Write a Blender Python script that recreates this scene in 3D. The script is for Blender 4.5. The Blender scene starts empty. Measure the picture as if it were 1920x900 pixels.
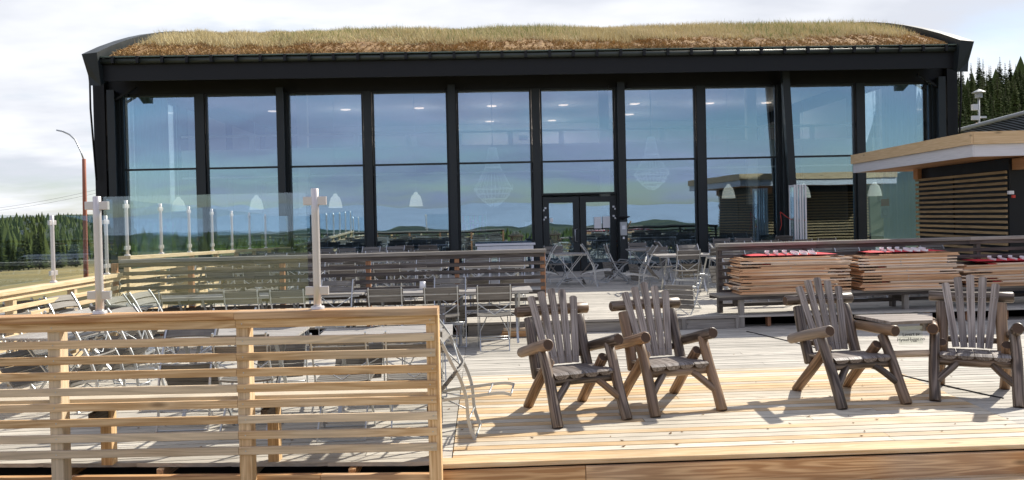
import bpy, math, random
import numpy as np
from mathutils import Vector, Matrix
random.seed(7)
R = math.radians
S = bpy.context.scene
C = S.collection

# ------------------------------------------------------------------ camera, sky, sun, exposure
F, H, YAW, PITCH, ROLL, SHY = 1500.0, 1.77, 2.2, -0.7, 1.29, -0.0135
_a, _p, _r = R(YAW), R(PITCH), R(ROLL)
fwd = Vector((math.sin(_a)*math.cos(_p), math.cos(_a)*math.cos(_p), math.sin(_p)))
r0 = Vector((math.cos(_a), -math.sin(_a), 0.0))
u0 = r0.cross(fwd)
rt = r0*math.cos(_r) - u0*math.sin(_r)
up = u0*math.cos(_r) + r0*math.sin(_r)
cd = bpy.data.cameras.new('camera'); cam = bpy.data.objects.new('camera', cd); C.objects.link(cam)
cd.sensor_width = 36.0; cd.lens = 36.0*F/1920; cd.shift_y = SHY; cd.clip_start = 0.05; cd.clip_end = 9000
CAM = Vector((0, 0, H))
M = Matrix((rt, up, -fwd)).transposed().to_4x4(); M.translation = CAM
cam.matrix_world = M
S.camera = cam
S.view_settings.view_transform = 'Standard'; S.view_settings.look = 'None'
S.view_settings.exposure = 0.62; S.view_settings.gamma = 1.0; S.view_settings.use_curve_mapping = False

def ray(px, py):
    return fwd*F + rt*(px-960) + up*(450 + SHY*1920 - py)
def at(px, py, z=0.0):
    d = ray(px, py); return CAM + d*((z-H)/d.z)
def atY(px, py, Y):
    d = ray(px, py); return CAM + d*(Y/d.y)
def proj(P):
    v = Vector(P)-CAM; d = v.dot(fwd); return 960+F*v.dot(rt)/d, 450+SHY*1920-F*v.dot(up)/d
def t_px(A, B, px, z):
    a, b = -3.0, (B-A).length+3; d = (B-A).normalized()
    for _ in range(40):
        m = (a+b)/2
        if proj((A.x+d.x*m, A.y+d.y*m, z))[0] < px: a = m
        else: b = m
    return a
def atd(px, py, dist):
    return CAM + ray(px, py)*(dist/F)

SUN_AZ, SUN_EL = math.atan2(0.80, 0.60), R(38)
sun_dir = Vector((math.sin(SUN_AZ)*math.cos(SUN_EL), math.cos(SUN_AZ)*math.cos(SUN_EL), math.sin(SUN_EL)))
W = bpy.data.worlds.new('World'); S.world = W; W.use_nodes = True
wn, wl = W.node_tree.nodes, W.node_tree.links
wn.clear()
def nd(t, ns=None, **kw):
    n = (ns or wn).new(t)
    for k, v in kw.items(): setattr(n, k, v)
    return n
sky = nd('ShaderNodeTexSky', sky_type='NISHITA', sun_disc=False, sun_elevation=SUN_EL, sun_rotation=SUN_AZ, altitude=900, air_density=1.0, dust_density=1.2)
tc = nd('ShaderNodeTexCoord')
sep = nd('ShaderNodeSeparateXYZ'); wl.new(tc.outputs['Generated'], sep.inputs[0])
zz = nd('ShaderNodeMath', operation='MAXIMUM'); wl.new(sep.outputs[2], zz.inputs[0]); zz.inputs[1].default_value = 0.0
za = nd('ShaderNodeMath', operation='ADD'); wl.new(zz.outputs[0], za.inputs[0]); za.inputs[1].default_value = 0.16
dv = nd('ShaderNodeVectorMath', operation='DIVIDE'); wl.new(tc.outputs['Generated'], dv.inputs[0]); wl.new(za.outputs[0], dv.inputs[1])
mp = nd('ShaderNodeMapping'); mp.inputs['Scale'].default_value = (0.42, 0.62, 0.25); mp.inputs['Location'].default_value = (1.9, 0.7, 0.2)
wl.new(dv.outputs[0], mp.inputs[0])
n1 = nd('ShaderNodeTexNoise'); n1.inputs['Scale'].default_value = 1.5; n1.inputs['Detail'].default_value = 7; n1.inputs['Roughness'].default_value = 0.55
wl.new(mp.outputs[0], n1.inputs[0])
# clouds are thicker towards the sun side (+Y) and thinner behind the viewer
fy = nd('ShaderNodeMapRange'); wl.new(sep.outputs[1], fy.inputs[0])
fy.inputs[1].default_value = -0.9; fy.inputs[2].default_value = 0.9; fy.inputs[3].default_value = 0.0; fy.inputs[4].default_value = 0.10
ad = nd('ShaderNodeMath', operation='ADD'); wl.new(n1.outputs[0], ad.inputs[0]); wl.new(fy.outputs[0], ad.inputs[1])
cr = nd('ShaderNodeMapRange', interpolation_type='SMOOTHSTEP'); wl.new(ad.outputs[0], cr.inputs[0])
cr.inputs[1].default_value = 0.40; cr.inputs[2].default_value = 0.64
n2 = nd('ShaderNodeTexNoise'); n2.inputs['Scale'].default_value = 2.6; n2.inputs['Detail'].default_value = 5
wl.new(mp.outputs[0], n2.inputs[0])
c2 = nd('ShaderNodeMapRange'); wl.new(n2.outputs[0], c2.inputs[0]); c2.inputs[1].default_value = 0.36; c2.inputs[2].default_value = 0.62
cc = nd('ShaderNodeMix', data_type='RGBA'); wl.new(c2.outputs[0], cc.inputs[0])
cc.inputs[6].default_value = (5.9, 6.15, 6.8, 1); cc.inputs[7].default_value = (8.9, 9.0, 9.2, 1)
# clouds opposite the sun are greyer
fb = nd('ShaderNodeMapRange'); wl.new(sep.outputs[1], fb.inputs[0])
fb.inputs[1].default_value = -0.8; fb.inputs[2].default_value = 0.5; fb.inputs[3].default_value = 0.74; fb.inputs[4].default_value = 1.0
lav = nd('ShaderNodeMix', data_type='RGBA'); wl.new(fb.outputs[0], lav.inputs[0]); lav.inputs[6].default_value = (.86, .86, 1.08, 1); lav.inputs[7].default_value = (1, 1, 1, 1)
fb2 = nd('ShaderNodeMapRange'); wl.new(sep.outputs[1], fb2.inputs[0]); fb2.inputs[1].default_value = -0.6; fb2.inputs[2].default_value = 0.3; wl.new(fb2.outputs[0], lav.inputs[0])
lm = nd('ShaderNodeVectorMath', operation='MULTIPLY'); wl.new(cc.outputs[2], lm.inputs[0]); wl.new(lav.outputs[2], lm.inputs[1])
cm = nd('ShaderNodeVectorMath', operation='SCALE'); wl.new(lm.outputs[0], cm.inputs[0]); wl.new(fb.outputs[0], cm.inputs['Scale'])
mx = nd('ShaderNodeMix', data_type='RGBA'); wl.new(cr.outputs[0], mx.inputs[0]); wl.new(sky.outputs[0], mx.inputs[6]); wl.new(cm.outputs[0], mx.inputs[7])
bg = nd('ShaderNodeBackground'); bg.inputs[1].default_value = 0.085; wl.new(mx.outputs[2], bg.inputs[0])
wo = nd('ShaderNodeOutputWorld'); wl.new(bg.outputs[0], wo.inputs[0])
sl = bpy.data.lights.new('sun', 'SUN'); sl.energy = 4.4; sl.angle = R(0.9); sl.color = (1.0, 0.93, 0.82)
so = bpy.data.objects.new('sun', sl); C.objects.link(so)
so.rotation_euler = (-sun_dir).to_track_quat('-Z', 'Y').to_euler(); so.location = (20, 20, 30)
S.cycles.transparent_max_bounces = 32; S.cycles.max_bounces = 10; S.cycles.glossy_bounces = 6
S.cycles.use_denoising = True
S.cycles.sample_clamp_indirect = 6

# ------------------------------------------------------------------ materials
def newmat(name):
    m = bpy.data.materials.new(name); m.use_nodes = True
    return m, m.node_tree.nodes, m.node_tree.links, m.node_tree.nodes['Principled BSDF']
def wood(name, dark, light, tone=(0.8, 1.12), rough=0.75, grain=1.0, knots=True, grey=None, gl=0.5, bump=0.25, scale=1.0):
    m, n, l, b = newmat(name)
    w = n.new('ShaderNodeAttribute'); w.attribute_name = 'wc'
    r = n.new('ShaderNodeAttribute'); r.attribute_name = 'rnd'
    off = n.new('ShaderNodeVectorMath'); off.operation = 'SCALE'; off.inputs[0].default_value = (37.1, 11.3, 5.7); l.new(r.outputs['Fac'], off.inputs['Scale'])
    v = n.new('ShaderNodeVectorMath'); v.operation = 'ADD'; l.new(w.outputs['Vector'], v.inputs[0]); l.new(off.outputs[0], v.inputs[1])
    m1 = n.new('ShaderNodeMapping'); m1.inputs['Scale'].default_value = (3.0*scale, 85*scale, 85*scale); l.new(v.outputs[0], m1.inputs[0])
    g = n.new('ShaderNodeTexNoise'); g.inputs['Scale'].default_value = 1.0; g.inputs['Detail'].default_value = 5; l.new(m1.outputs[0], g.inputs[0])
    m2 = n.new('ShaderNodeMapping'); m2.inputs['Scale'].default_value = (0.55*scale, 8*scale, 8*scale); l.new(v.outputs[0], m2.inputs[0])
    fl = n.new('ShaderNodeTexNoise'); fl.inputs['Scale'].default_value = 1.0; fl.inputs['Detail'].default_value = 2; l.new(m2.outputs[0], fl.inputs[0])
    k = n.new('ShaderNodeMath'); k.operation = 'MULTIPLY'; k.inputs[1].default_value = 60; l.new(fl.outputs[0], k.inputs[0])
    s = n.new('ShaderNodeMath'); s.operation = 'SINE'; l.new(k.outputs[0], s.inputs[0])
    sr = n.new('ShaderNodeMapRange'); sr.inputs[1].default_value = -1; sr.inputs[2].default_value = 1; sr.inputs[3].default_value = -0.13*grain; sr.inputs[4].default_value = 0.10*grain; l.new(s.outputs[0], sr.inputs[0])
    a = n.new('ShaderNodeMath'); a.operation = 'ADD'; l.new(g.outputs[0], a.inputs[0]); l.new(sr.outputs[0], a.inputs[1])
    q = n.new('ShaderNodeMapRange'); q.inputs[1].default_value = 0.30; q.inputs[2].default_value = 0.70; l.new(a.outputs[0], q.inputs[0])
    cm = n.new('ShaderNodeMix'); cm.data_type = 'RGBA'; l.new(q.outputs[0], cm.inputs[0]); cm.inputs[6].default_value = (*dark, 1); cm.inputs[7].default_value = (*light, 1)
    col = cm.outputs[2]
    if grey:
        gn = n.new('ShaderNodeMath'); gn.operation = 'MULTIPLY'; gn.inputs[1].default_value = 7.31; l.new(r.outputs['Fac'], gn.inputs[0])
        gf = n.new('ShaderNodeMath'); gf.operation = 'FRACT'; l.new(gn.outputs[0], gf.inputs[0])
        nz = n.new('ShaderNodeTexNoise'); nz.inputs['Scale'].default_value = 0.7; l.new(v.outputs[0], nz.inputs[0])
        ga = n.new('ShaderNodeMath'); ga.operation = 'ADD'; l.new(gf.outputs[0], ga.inputs[0]); l.new(nz.outputs[0], ga.inputs[1])
        gr = n.new('ShaderNodeMapRange'); gr.inputs[1].default_value = 1.45-gl; gr.inputs[2].default_value = 1.7-gl; l.new(ga.outputs[0], gr.inputs[0])
        gm = n.new('ShaderNodeMix'); gm.data_type = 'RGBA'; l.new(gr.outputs[0], gm.inputs[0]); l.new(col, gm.inputs[6])
        gc = n.new('ShaderNodeMix'); gc.data_type = 'RGBA'; l.new(q.outputs[0], gc.inputs[0]); gc.inputs[6].default_value = tuple(x*0.72 for x in grey)+(1,); gc.inputs[7].default_value = (*grey, 1)
        l.new(gc.outputs[2], gm.inputs[7]); col = gm.outputs[2]
    if knots:
        m3 = n.new('ShaderNodeMapping'); m3.inputs['Scale'].default_value = (1.3, 4.2, 4.2); l.new(v.outputs[0], m3.inputs[0])
        vo = n.new('ShaderNodeTexVoronoi'); vo.inputs['Scale'].default_value = 1.0; l.new(m3.outputs[0], vo.inputs[0])
        kr = n.new('ShaderNodeMapRange'); kr.inputs[1].default_value = 0.03; kr.inputs[2].default_value = 0.11; kr.inputs[3].default_value = 0.75; kr.inputs[4].default_value = 0.0; l.new(vo.outputs[0], kr.inputs[0])
        km = n.new('ShaderNodeMix'); km.data_type = 'RGBA'; l.new(kr.outputs[0], km.inputs[0]); l.new(col, km.inputs[6]); km.inputs[7].default_value = tuple(x*0.35 for x in dark)+(1,); col = km.outputs[2]
    if 'decking' in name:
        gp = n.new('ShaderNodeNewGeometry'); st_ = n.new('ShaderNodeTexNoise'); st_.inputs['Scale'].default_value = 1.1; st_.inputs['Detail'].default_value = 7; st_.inputs['Roughness'].default_value = .65; l.new(gp.outputs['Position'], st_.inputs[0])
        sr_ = n.new('ShaderNodeMapRange'); sr_.inputs[1].default_value = .35; sr_.inputs[2].default_value = .65; sr_.inputs[3].default_value = .80; sr_.inputs[4].default_value = 1.06; l.new(st_.outputs[0], sr_.inputs[0])
        sv = n.new('ShaderNodeVectorMath'); sv.operation = 'SCALE'; l.new(col, sv.inputs[0]); l.new(sr_.outputs[0], sv.inputs['Scale']); col = sv.outputs[0]
    t = n.new('ShaderNodeMapRange'); t.inputs[3].default_value = tone[0]; t.inputs[4].default_value = tone[1]; l.new(r.outputs['Fac'], t.inputs[0])
    tv = n.new('ShaderNodeVectorMath'); tv.operation = 'SCALE'; l.new(col, tv.inputs[0]); l.new(t.outputs[0], tv.inputs['Scale'])
    l.new(tv.outputs[0], b.inputs['Base Color'])
    b.inputs['Roughness'].default_value = rough
    bp = n.new('ShaderNodeBump'); bp.inputs['Strength'].default_value = bump; bp.inputs['Distance'].default_value = 0.004; l.new(a.outputs[0], bp.inputs['Height']); l.new(bp.outputs[0], b.inputs['Normal'])
    return m
def plain(name, col, rough=0.5, metal=0.0, var=0.15, nscale=3.0, emit=None, estr=0, spec=None):
    m, n, l, b = newmat(name)
    t = n.new('ShaderNodeTexCoord')
    z = n.new('ShaderNodeTexNoise'); z.inputs['Scale'].default_value = nscale; z.inputs['Detail'].default_value = 6; l.new(t.outputs['Object'], z.inputs[0])
    x = n.new('ShaderNodeMix'); x.data_type = 'RGBA'; l.new(z.outputs[0], x.inputs[0])
    x.inputs[6].default_value = tuple(c*(1-var) for c in col)+(1,); x.inputs[7].default_value = tuple(min(1, c*(1+var)) for c in col)+(1,)
    l.new(x.outputs[2], b.inputs['Base Color'])
    rr = n.new('ShaderNodeMapRange'); l.new(z.outputs[0], rr.inputs[0]); rr.inputs[3].default_value = max(0, rough-0.1); rr.inputs[4].default_value = min(1, rough+0.1); l.new(rr.outputs[0], b.inputs['Roughness'])
    b.inputs['Metallic'].default_value = metal
    if spec is not None: b.inputs['Specular IOR Level'].default_value = spec
    if emit: b.inputs['Emission Color'].default_value = (*emit, 1); b.inputs['Emission Strength'].default_value = estr
    return m
def glassmat(name, trans, refl, base, edge, rough=0.0, power=5.0):
    m = bpy.data.materials.new(name); m.use_nodes = True; n, l = m.node_tree.nodes, m.node_tree.links; n.clear()
    o = n.new('ShaderNodeOutputMaterial'); mi = n.new('ShaderNodeMixShader')
    tr = n.new('ShaderNodeBsdfTransparent'); tr.inputs[0].default_value = (*trans, 1)
    gl = n.new('ShaderNodeBsdfGlossy'); gl.inputs[0].default_value = (*refl, 1); gl.inputs['Roughness'].default_value = rough
    lw = n.new('ShaderNodeLayerWeight'); lw.inputs[0].default_value = 0.5
    pw = n.new('ShaderNodeMath'); pw.operation = 'POWER'; l.new(lw.outputs['Facing'], pw.inputs[0]); pw.inputs[1].default_value = power
    mr = n.new('ShaderNodeMapRange'); l.new(pw.outputs[0], mr.inputs[0]); mr.inputs[3].default_value = base; mr.inputs[4].default_value = edge
    if name == 'facade_glass':   # large panes are never perfectly flat
        tcn = n.new('ShaderNodeTexCoord'); nz = n.new('ShaderNodeTexNoise'); nz.inputs['Scale'].default_value = 0.8; nz.inputs['Detail'].default_value = 1; gm_ = n.new('ShaderNodeNewGeometry'); l.new(gm_.outputs['Position'], nz.inputs[0])
        bp = n.new('ShaderNodeBump'); bp.inputs['Strength'].default_value = 0.6; bp.inputs['Distance'].default_value = 0.005; l.new(nz.outputs[0], bp.inputs['Height']); l.new(bp.outputs[0], gl.inputs['Normal'])
    l.new(mr.outputs[0], mi.inputs[0]); l.new(tr.outputs[0], mi.inputs[1]); l.new(gl.outputs[0], mi.inputs[2]); l.new(mi.outputs[0], o.inputs[0])
    return m
MT = {}
MT['deck'] = wood('weathered_decking', (.42, .39, .335), (.60, .565, .49), (0.82, 1.12), .8, .5, bump=.3)
MT['newdeck'] = wood('fresh_decking', (.58, .37, .17), (.74, .57, .35), (0.84, 1.12), .65, .8, grey=(.74, .66, .52), gl=.70)
MT['orange'] = wood('orange_pine', (.44, .225, .09), (.72, .45, .22), (0.9, 1.12), .6, 1.6, grey=(.56, .43, .30), gl=.38)
MT['rail'] = wood('railing_pine', (.50, .30, .13), (.75, .53, .29), (0.86, 1.08), .65, 1.1, grey=(.70, .56, .38), gl=.5)
MT['sidewood'] = wood('pale_pine', (.55, .40, .22), (.72, .58, .37), (0.85, 1.1), .65, .8)
MT['darkwood'] = wood('dark_weathered_wood', (.045, .036, .032), (.135, .115, .10), (0.75, 1.2), .7, .8)
MT['greywood'] = wood('grey_weathered_wood', (.22, .20, .175), (.36, .33, .285), (0.8, 1.15), .75, .7)
MT['redwood'] = wood('reddish_post_wood', (.26, .12, .06), (.42, .21, .10), (0.85, 1.1), .65, .8)
MT['log'] = wood('weathered_log', (.055, .037, .024), (.20, .155, .12), (0.7, 1.25), .42, 1.9, grey=(.27, .17, .095), gl=.38, bump=.5)
MT['warmlog'] = wood('warm_brown_log', (.13, .07, .032), (.36, .215, .115), (0.8, 1.2), .5, 1.0, grey=(.24, .19, .15), gl=.2, bump=.5)
def endgrain():
    m, n, l, b = newmat('log_end_grain')
    w = n.new('ShaderNodeAttribute'); w.attribute_name = 'wc'; sp = n.new('ShaderNodeSeparateXYZ'); l.new(w.outputs['Vector'], sp.inputs[0])
    cb_ = n.new('ShaderNodeCombineXYZ'); l.new(sp.outputs[1], cb_.inputs[0]); l.new(sp.outputs[2], cb_.inputs[1])
    le = n.new('ShaderNodeVectorMath'); le.operation = 'LENGTH'; l.new(cb_.outputs[0], le.inputs[0])
    k = n.new('ShaderNodeMath'); k.operation = 'MULTIPLY'; k.inputs[1].default_value = 700; l.new(le.outputs['Value'], k.inputs[0])
    si = n.new('ShaderNodeMath'); si.operation = 'SINE'; l.new(k.outputs[0], si.inputs[0])
    r_ = n.new('ShaderNodeMapRange'); r_.inputs[1].default_value = -1; l.new(si.outputs[0], r_.inputs[0])
    x = n.new('ShaderNodeMix'); x.data_type = 'RGBA'; l.new(r_.outputs[0], x.inputs[0]); x.inputs[6].default_value = (.045, .026, .016, 1); x.inputs[7].default_value = (.10, .06, .038, 1)
    l.new(x.outputs[2], b.inputs['Base Color']); b.inputs['Roughness'].default_value = .8
    return m
MT['endgrain'] = endgrain()
MT['slat'] = wood('silver_grey_slat', (.15, .12, .098), (.45, .395, .345), (0.75, 1.2), .42, .6, bump=.4)
MT['seatlog'] = wood('split_log_seat', (.09, .07, .06), (.30, .265, .24), (0.8, 1.15), .55, .9, bump=.4)
MT['pinechair'] = wood('deckchair_pine', (.50, .25, .12), (.76, .49, .28), (0.72, 1.15), .55, .6, grey=(.82, .64, .48), gl=.58)
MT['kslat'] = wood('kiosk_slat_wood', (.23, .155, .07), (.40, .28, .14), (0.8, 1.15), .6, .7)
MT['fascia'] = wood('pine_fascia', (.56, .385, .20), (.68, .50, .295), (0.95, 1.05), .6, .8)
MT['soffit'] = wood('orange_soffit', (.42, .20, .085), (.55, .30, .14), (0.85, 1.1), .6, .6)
MT['whitewood'] = wood('whitewashed_board', (.58, .58, .60), (.68, .68, .70), (0.95, 1.03), .6, .4)
MT['tablewood'] = wood('grey_table_slats', (.27, .255, .235), (.42, .40, .37), (0.85, 1.12), .6, .5, knots=False)
MT['chairslat'] = wood('grey_chair_slats', (.115, .105, .09), (.215, .20, .175), (0.85, 1.15), .6, .5, knots=False)
MT['black'] = plain('black_painted_wood', (.010, .011, .012), .5, var=.35, spec=.3)
MT['frame'] = plain('dark_green_grey_metal', (.020, .026, .028), .42, var=.2, spec=.4)
MT['steel'] = plain('galvanised_steel', (.50, .52, .53), .42, .75, .15, 12)
MT['post'] = plain('brushed_steel_post', (.66, .62, .60), .38, .55, .08, 9)
MT['roofmetal'] = plain('dark_roof_metal', (.24, .27, .32), .4, .4, .15)
MT['white'] = plain('white_paint', (.78, .78, .78), .5, var=.04)
MT['paper'] = plain('white_paper', (.75, .77, .78), .8, var=.05)
MT['grey'] = plain('grey_paint', (.42, .44, .44), .5, var=.08)
MT['cream'] = plain('cream_enamel', (.80, .78, .66), .3, var=.04, emit=(1, .93, .78), estr=.42)
MT['beige'] = plain('beige_plaster', (.78, .74, .66), .8, var=.06)
MT['curtain'] = plain('pale_blue_curtain', (.72, .86, .90), .8, var=.1)
MT['inwall'] = plain('interior_wall', (.30, .30, .31), .8, var=.2, nscale=.7)
MT['infloor'] = plain('interior_floor', (.17, .13, .10), .5, var=.2)
MT['red'] = plain('red_canvas', (.62, .02, .035), .75, var=.15)
MT['redpaint'] = plain('red_plastic', (.6, .05, .03), .5)
MT['cable'] = plain('black_rubber', (.015, .015, .015), .6)
MT['crystal'] = plain('crystal', (.85, .88, .9), .1, var=.05, emit=(.85, .95, 1), estr=.07)
MT['crystal'].node_tree.nodes['Principled BSDF'].inputs['Transmission Weight'].default_value = 0.3
MT['lamp'] = plain('lit_spot', (.8, .6, .5), .5, emit=(1, .72, .55), estr=1.0)
MT['polewood'] = plain('creosoted_pole', (.36, .13, .08), .7, var=.2)
MT['bark'] = plain('bark', (.10, .075, .055), .9, var=.3)
MT['text'] = plain('black_lettering', (.02, .02, .02), .6)
MT['facade'] = glassmat('facade_glass', (.80, .86, .88), (.66, .85, 1.0), .34, .92)
MT['railglass'] = glassmat('railing_glass', (.95, .98, .985), (.80, .93, 1.0), .10, 1.0, 0.0, 3.6)
MT['plaque'] = glassmat('clear_acrylic', (.93, .95, .94), (1, 1, 1), .05, .9, .1)
def books():
    m, n, l, b = newmat('book_spines')
    t = n.new('ShaderNodeTexCoord'); mp_ = n.new('ShaderNodeMapping'); mp_.inputs['Scale'].default_value = (18, 1, 3); l.new(t.outputs['Object'], mp_.inputs[0])
    v = n.new('ShaderNodeTexVoronoi'); v.inputs['Scale'].default_value = 1; l.new(mp_.outputs[0], v.inputs[0])
    h = n.new('ShaderNodeHueSaturation'); h.inputs['Saturation'].default_value = .8; h.inputs['Value'].default_value = .9; l.new(v.outputs['Color'], h.inputs['Color']); l.new(h.outputs[0], b.inputs['Base Color'])
    return m
MT['books'] = books()
def leafmat(name, c0, c1, sc=2.0):
    m, n, l, b = newmat(name)
    r = n.new('ShaderNodeAttribute'); r.attribute_name = 'rnd'
    o = n.new('ShaderNodeObjectInfo')
    a = n.new('ShaderNodeMath'); a.operation = 'MULTIPLY_ADD'; l.new(o.outputs['Random'], a.inputs[0]); a.inputs[1].default_value = .5; 
    h = n.new('ShaderNodeMath'); h.operation = 'MULTIPLY'; l.new(r.outputs['Fac'], h.inputs[0]); h.inputs[1].default_value = .5; l.new(h.outputs[0], a.inputs[2])
    x = n.new('ShaderNodeMix'); x.data_type = 'RGBA'; l.new(a.outputs[0], x.inputs[0]); x.inputs[6].default_value = (*c0, 1); x.inputs[7].default_value = (*c1, 1)
    l.new(x.outputs[2], b.inputs['Base Color']); b.inputs['Roughness'].default_value = .95; b.inputs['Specular IOR Level'].default_value = .12
    return m
MT['fir'] = leafmat('fir_needles', (.025, .05, .016), (.12, .145, .04))
MT['grass'] = leafmat('dry_roof_grass', (.46, .39, .19), (.84, .74, .47))
MT['greengrass'] = leafmat('green_roof_grass', (.17, .24, .07), (.38, .40, .15))
def sodmat():
    m, n, l, b = newmat('brown_sod')
    t = n.new('ShaderNodeTexCoord')
    z = n.new('ShaderNodeTexNoise'); z.inputs['Scale'].default_value = 5; z.inputs['Detail'].default_value = 8; z.inputs['Roughness'].default_value = .7; l.new(t.outputs['Object'], z.inputs[0])
    c = n.new('ShaderNodeValToRGB'); e = c.color_ramp.elements
    e[0].position = .32; e[0].color = (.10, .055, .025, 1); e[1].position = .68; e[1].color = (.50, .36, .16, 1)
    x = e.new(.5); x.color = (.34, .20, .085, 1)
    l.new(z.outputs[0], c.inputs[0]); l.new(c.outputs[0], b.inputs['Base Color']); b.inputs['Roughness'].default_value = .95
    bp = n.new('ShaderNodeBump'); bp.inputs['Strength'].default_value = .8; bp.inputs['Distance'].default_value = .08; l.new(z.outputs[0], bp.inputs['Height']); l.new(bp.outputs[0], b.inputs['Normal'])
    return m
MT['sod'] = sodmat()
def groundmat():
    m, n, l, b = newmat('meadow_and_forest_ground')
    t = n.new('ShaderNodeTexCoord')
    z = n.new('ShaderNodeTexNoise'); z.inputs['Scale'].default_value = .035; z.inputs['Detail'].default_value = 9; z.inputs['Roughness'].default_value = .65; l.new(t.outputs['Object'], z.inputs[0])
    c = n.new('ShaderNodeValToRGB'); e = c.color_ramp.elements
    e[0].position = .40; e[0].color = (.055, .07, .022, 1); e[1].position = .60; e[1].color = (.36, .27, .09, 1)
    l.new(z.outputs[0], c.inputs[0])
    g = n.new('ShaderNodeNewGeometry'); sp = n.new('ShaderNodeVectorMath'); sp.operation = 'LENGTH'; l.new(g.outputs['Position'], sp.inputs[0])
    mr = n.new('ShaderNodeMapRange'); l.new(sp.outputs['Value'], mr.inputs[0]); mr.inputs[1].default_value = 110; mr.inputs[2].default_value = 190
    x = n.new('ShaderNodeMix'); x.data_type = 'RGBA'; l.new(mr.outputs[0], x.inputs[0]); l.new(c.outputs[0], x.inputs[6])
    z2 = n.new('ShaderNodeTexNoise'); z2.inputs['Scale'].default_value = .01; z2.inputs['Detail'].default_value = 10; l.new(t.outputs['Object'], z2.inputs[0])
    c2_ = n.new('ShaderNodeValToRGB'); e = c2_.color_ramp.elements; e[0].position = .4; e[0].color = (.02, .035, .018, 1); e[1].position = .62; e[1].color = (.07, .085, .035, 1)
    px_ = n.new('ShaderNodeSeparateXYZ'); l.new(g.outputs['Position'], px_.inputs[0]); pr_ = n.new('ShaderNodeMapRange'); l.new(px_.outputs[0], pr_.inputs[0]); pr_.inputs[1].default_value = 18; pr_.inputs[2].default_value = 38
    mxx = n.new('ShaderNodeMath'); mxx.operation = 'MAXIMUM'; l.new(mr.outputs[0], mxx.inputs[0]); l.new(pr_.outputs[0], mxx.inputs[1]); l.new(mxx.outputs[0], x.inputs[0])
    l.new(z2.outputs[0], c2_.inputs[0]); l.new(c2_.outputs[0], x.inputs[7])
    l.new(x.outputs[2], b.inputs['Base Color']); b.inputs['Roughness'].default_value = .95
    return m
MT['ground'] = groundmat()
MT['farhill'] = plain('haze_blue_hills', (.34, .40, .48), .95, var=.25, nscale=.004)  # blue of the distant haze is painted into the hill colour

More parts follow.
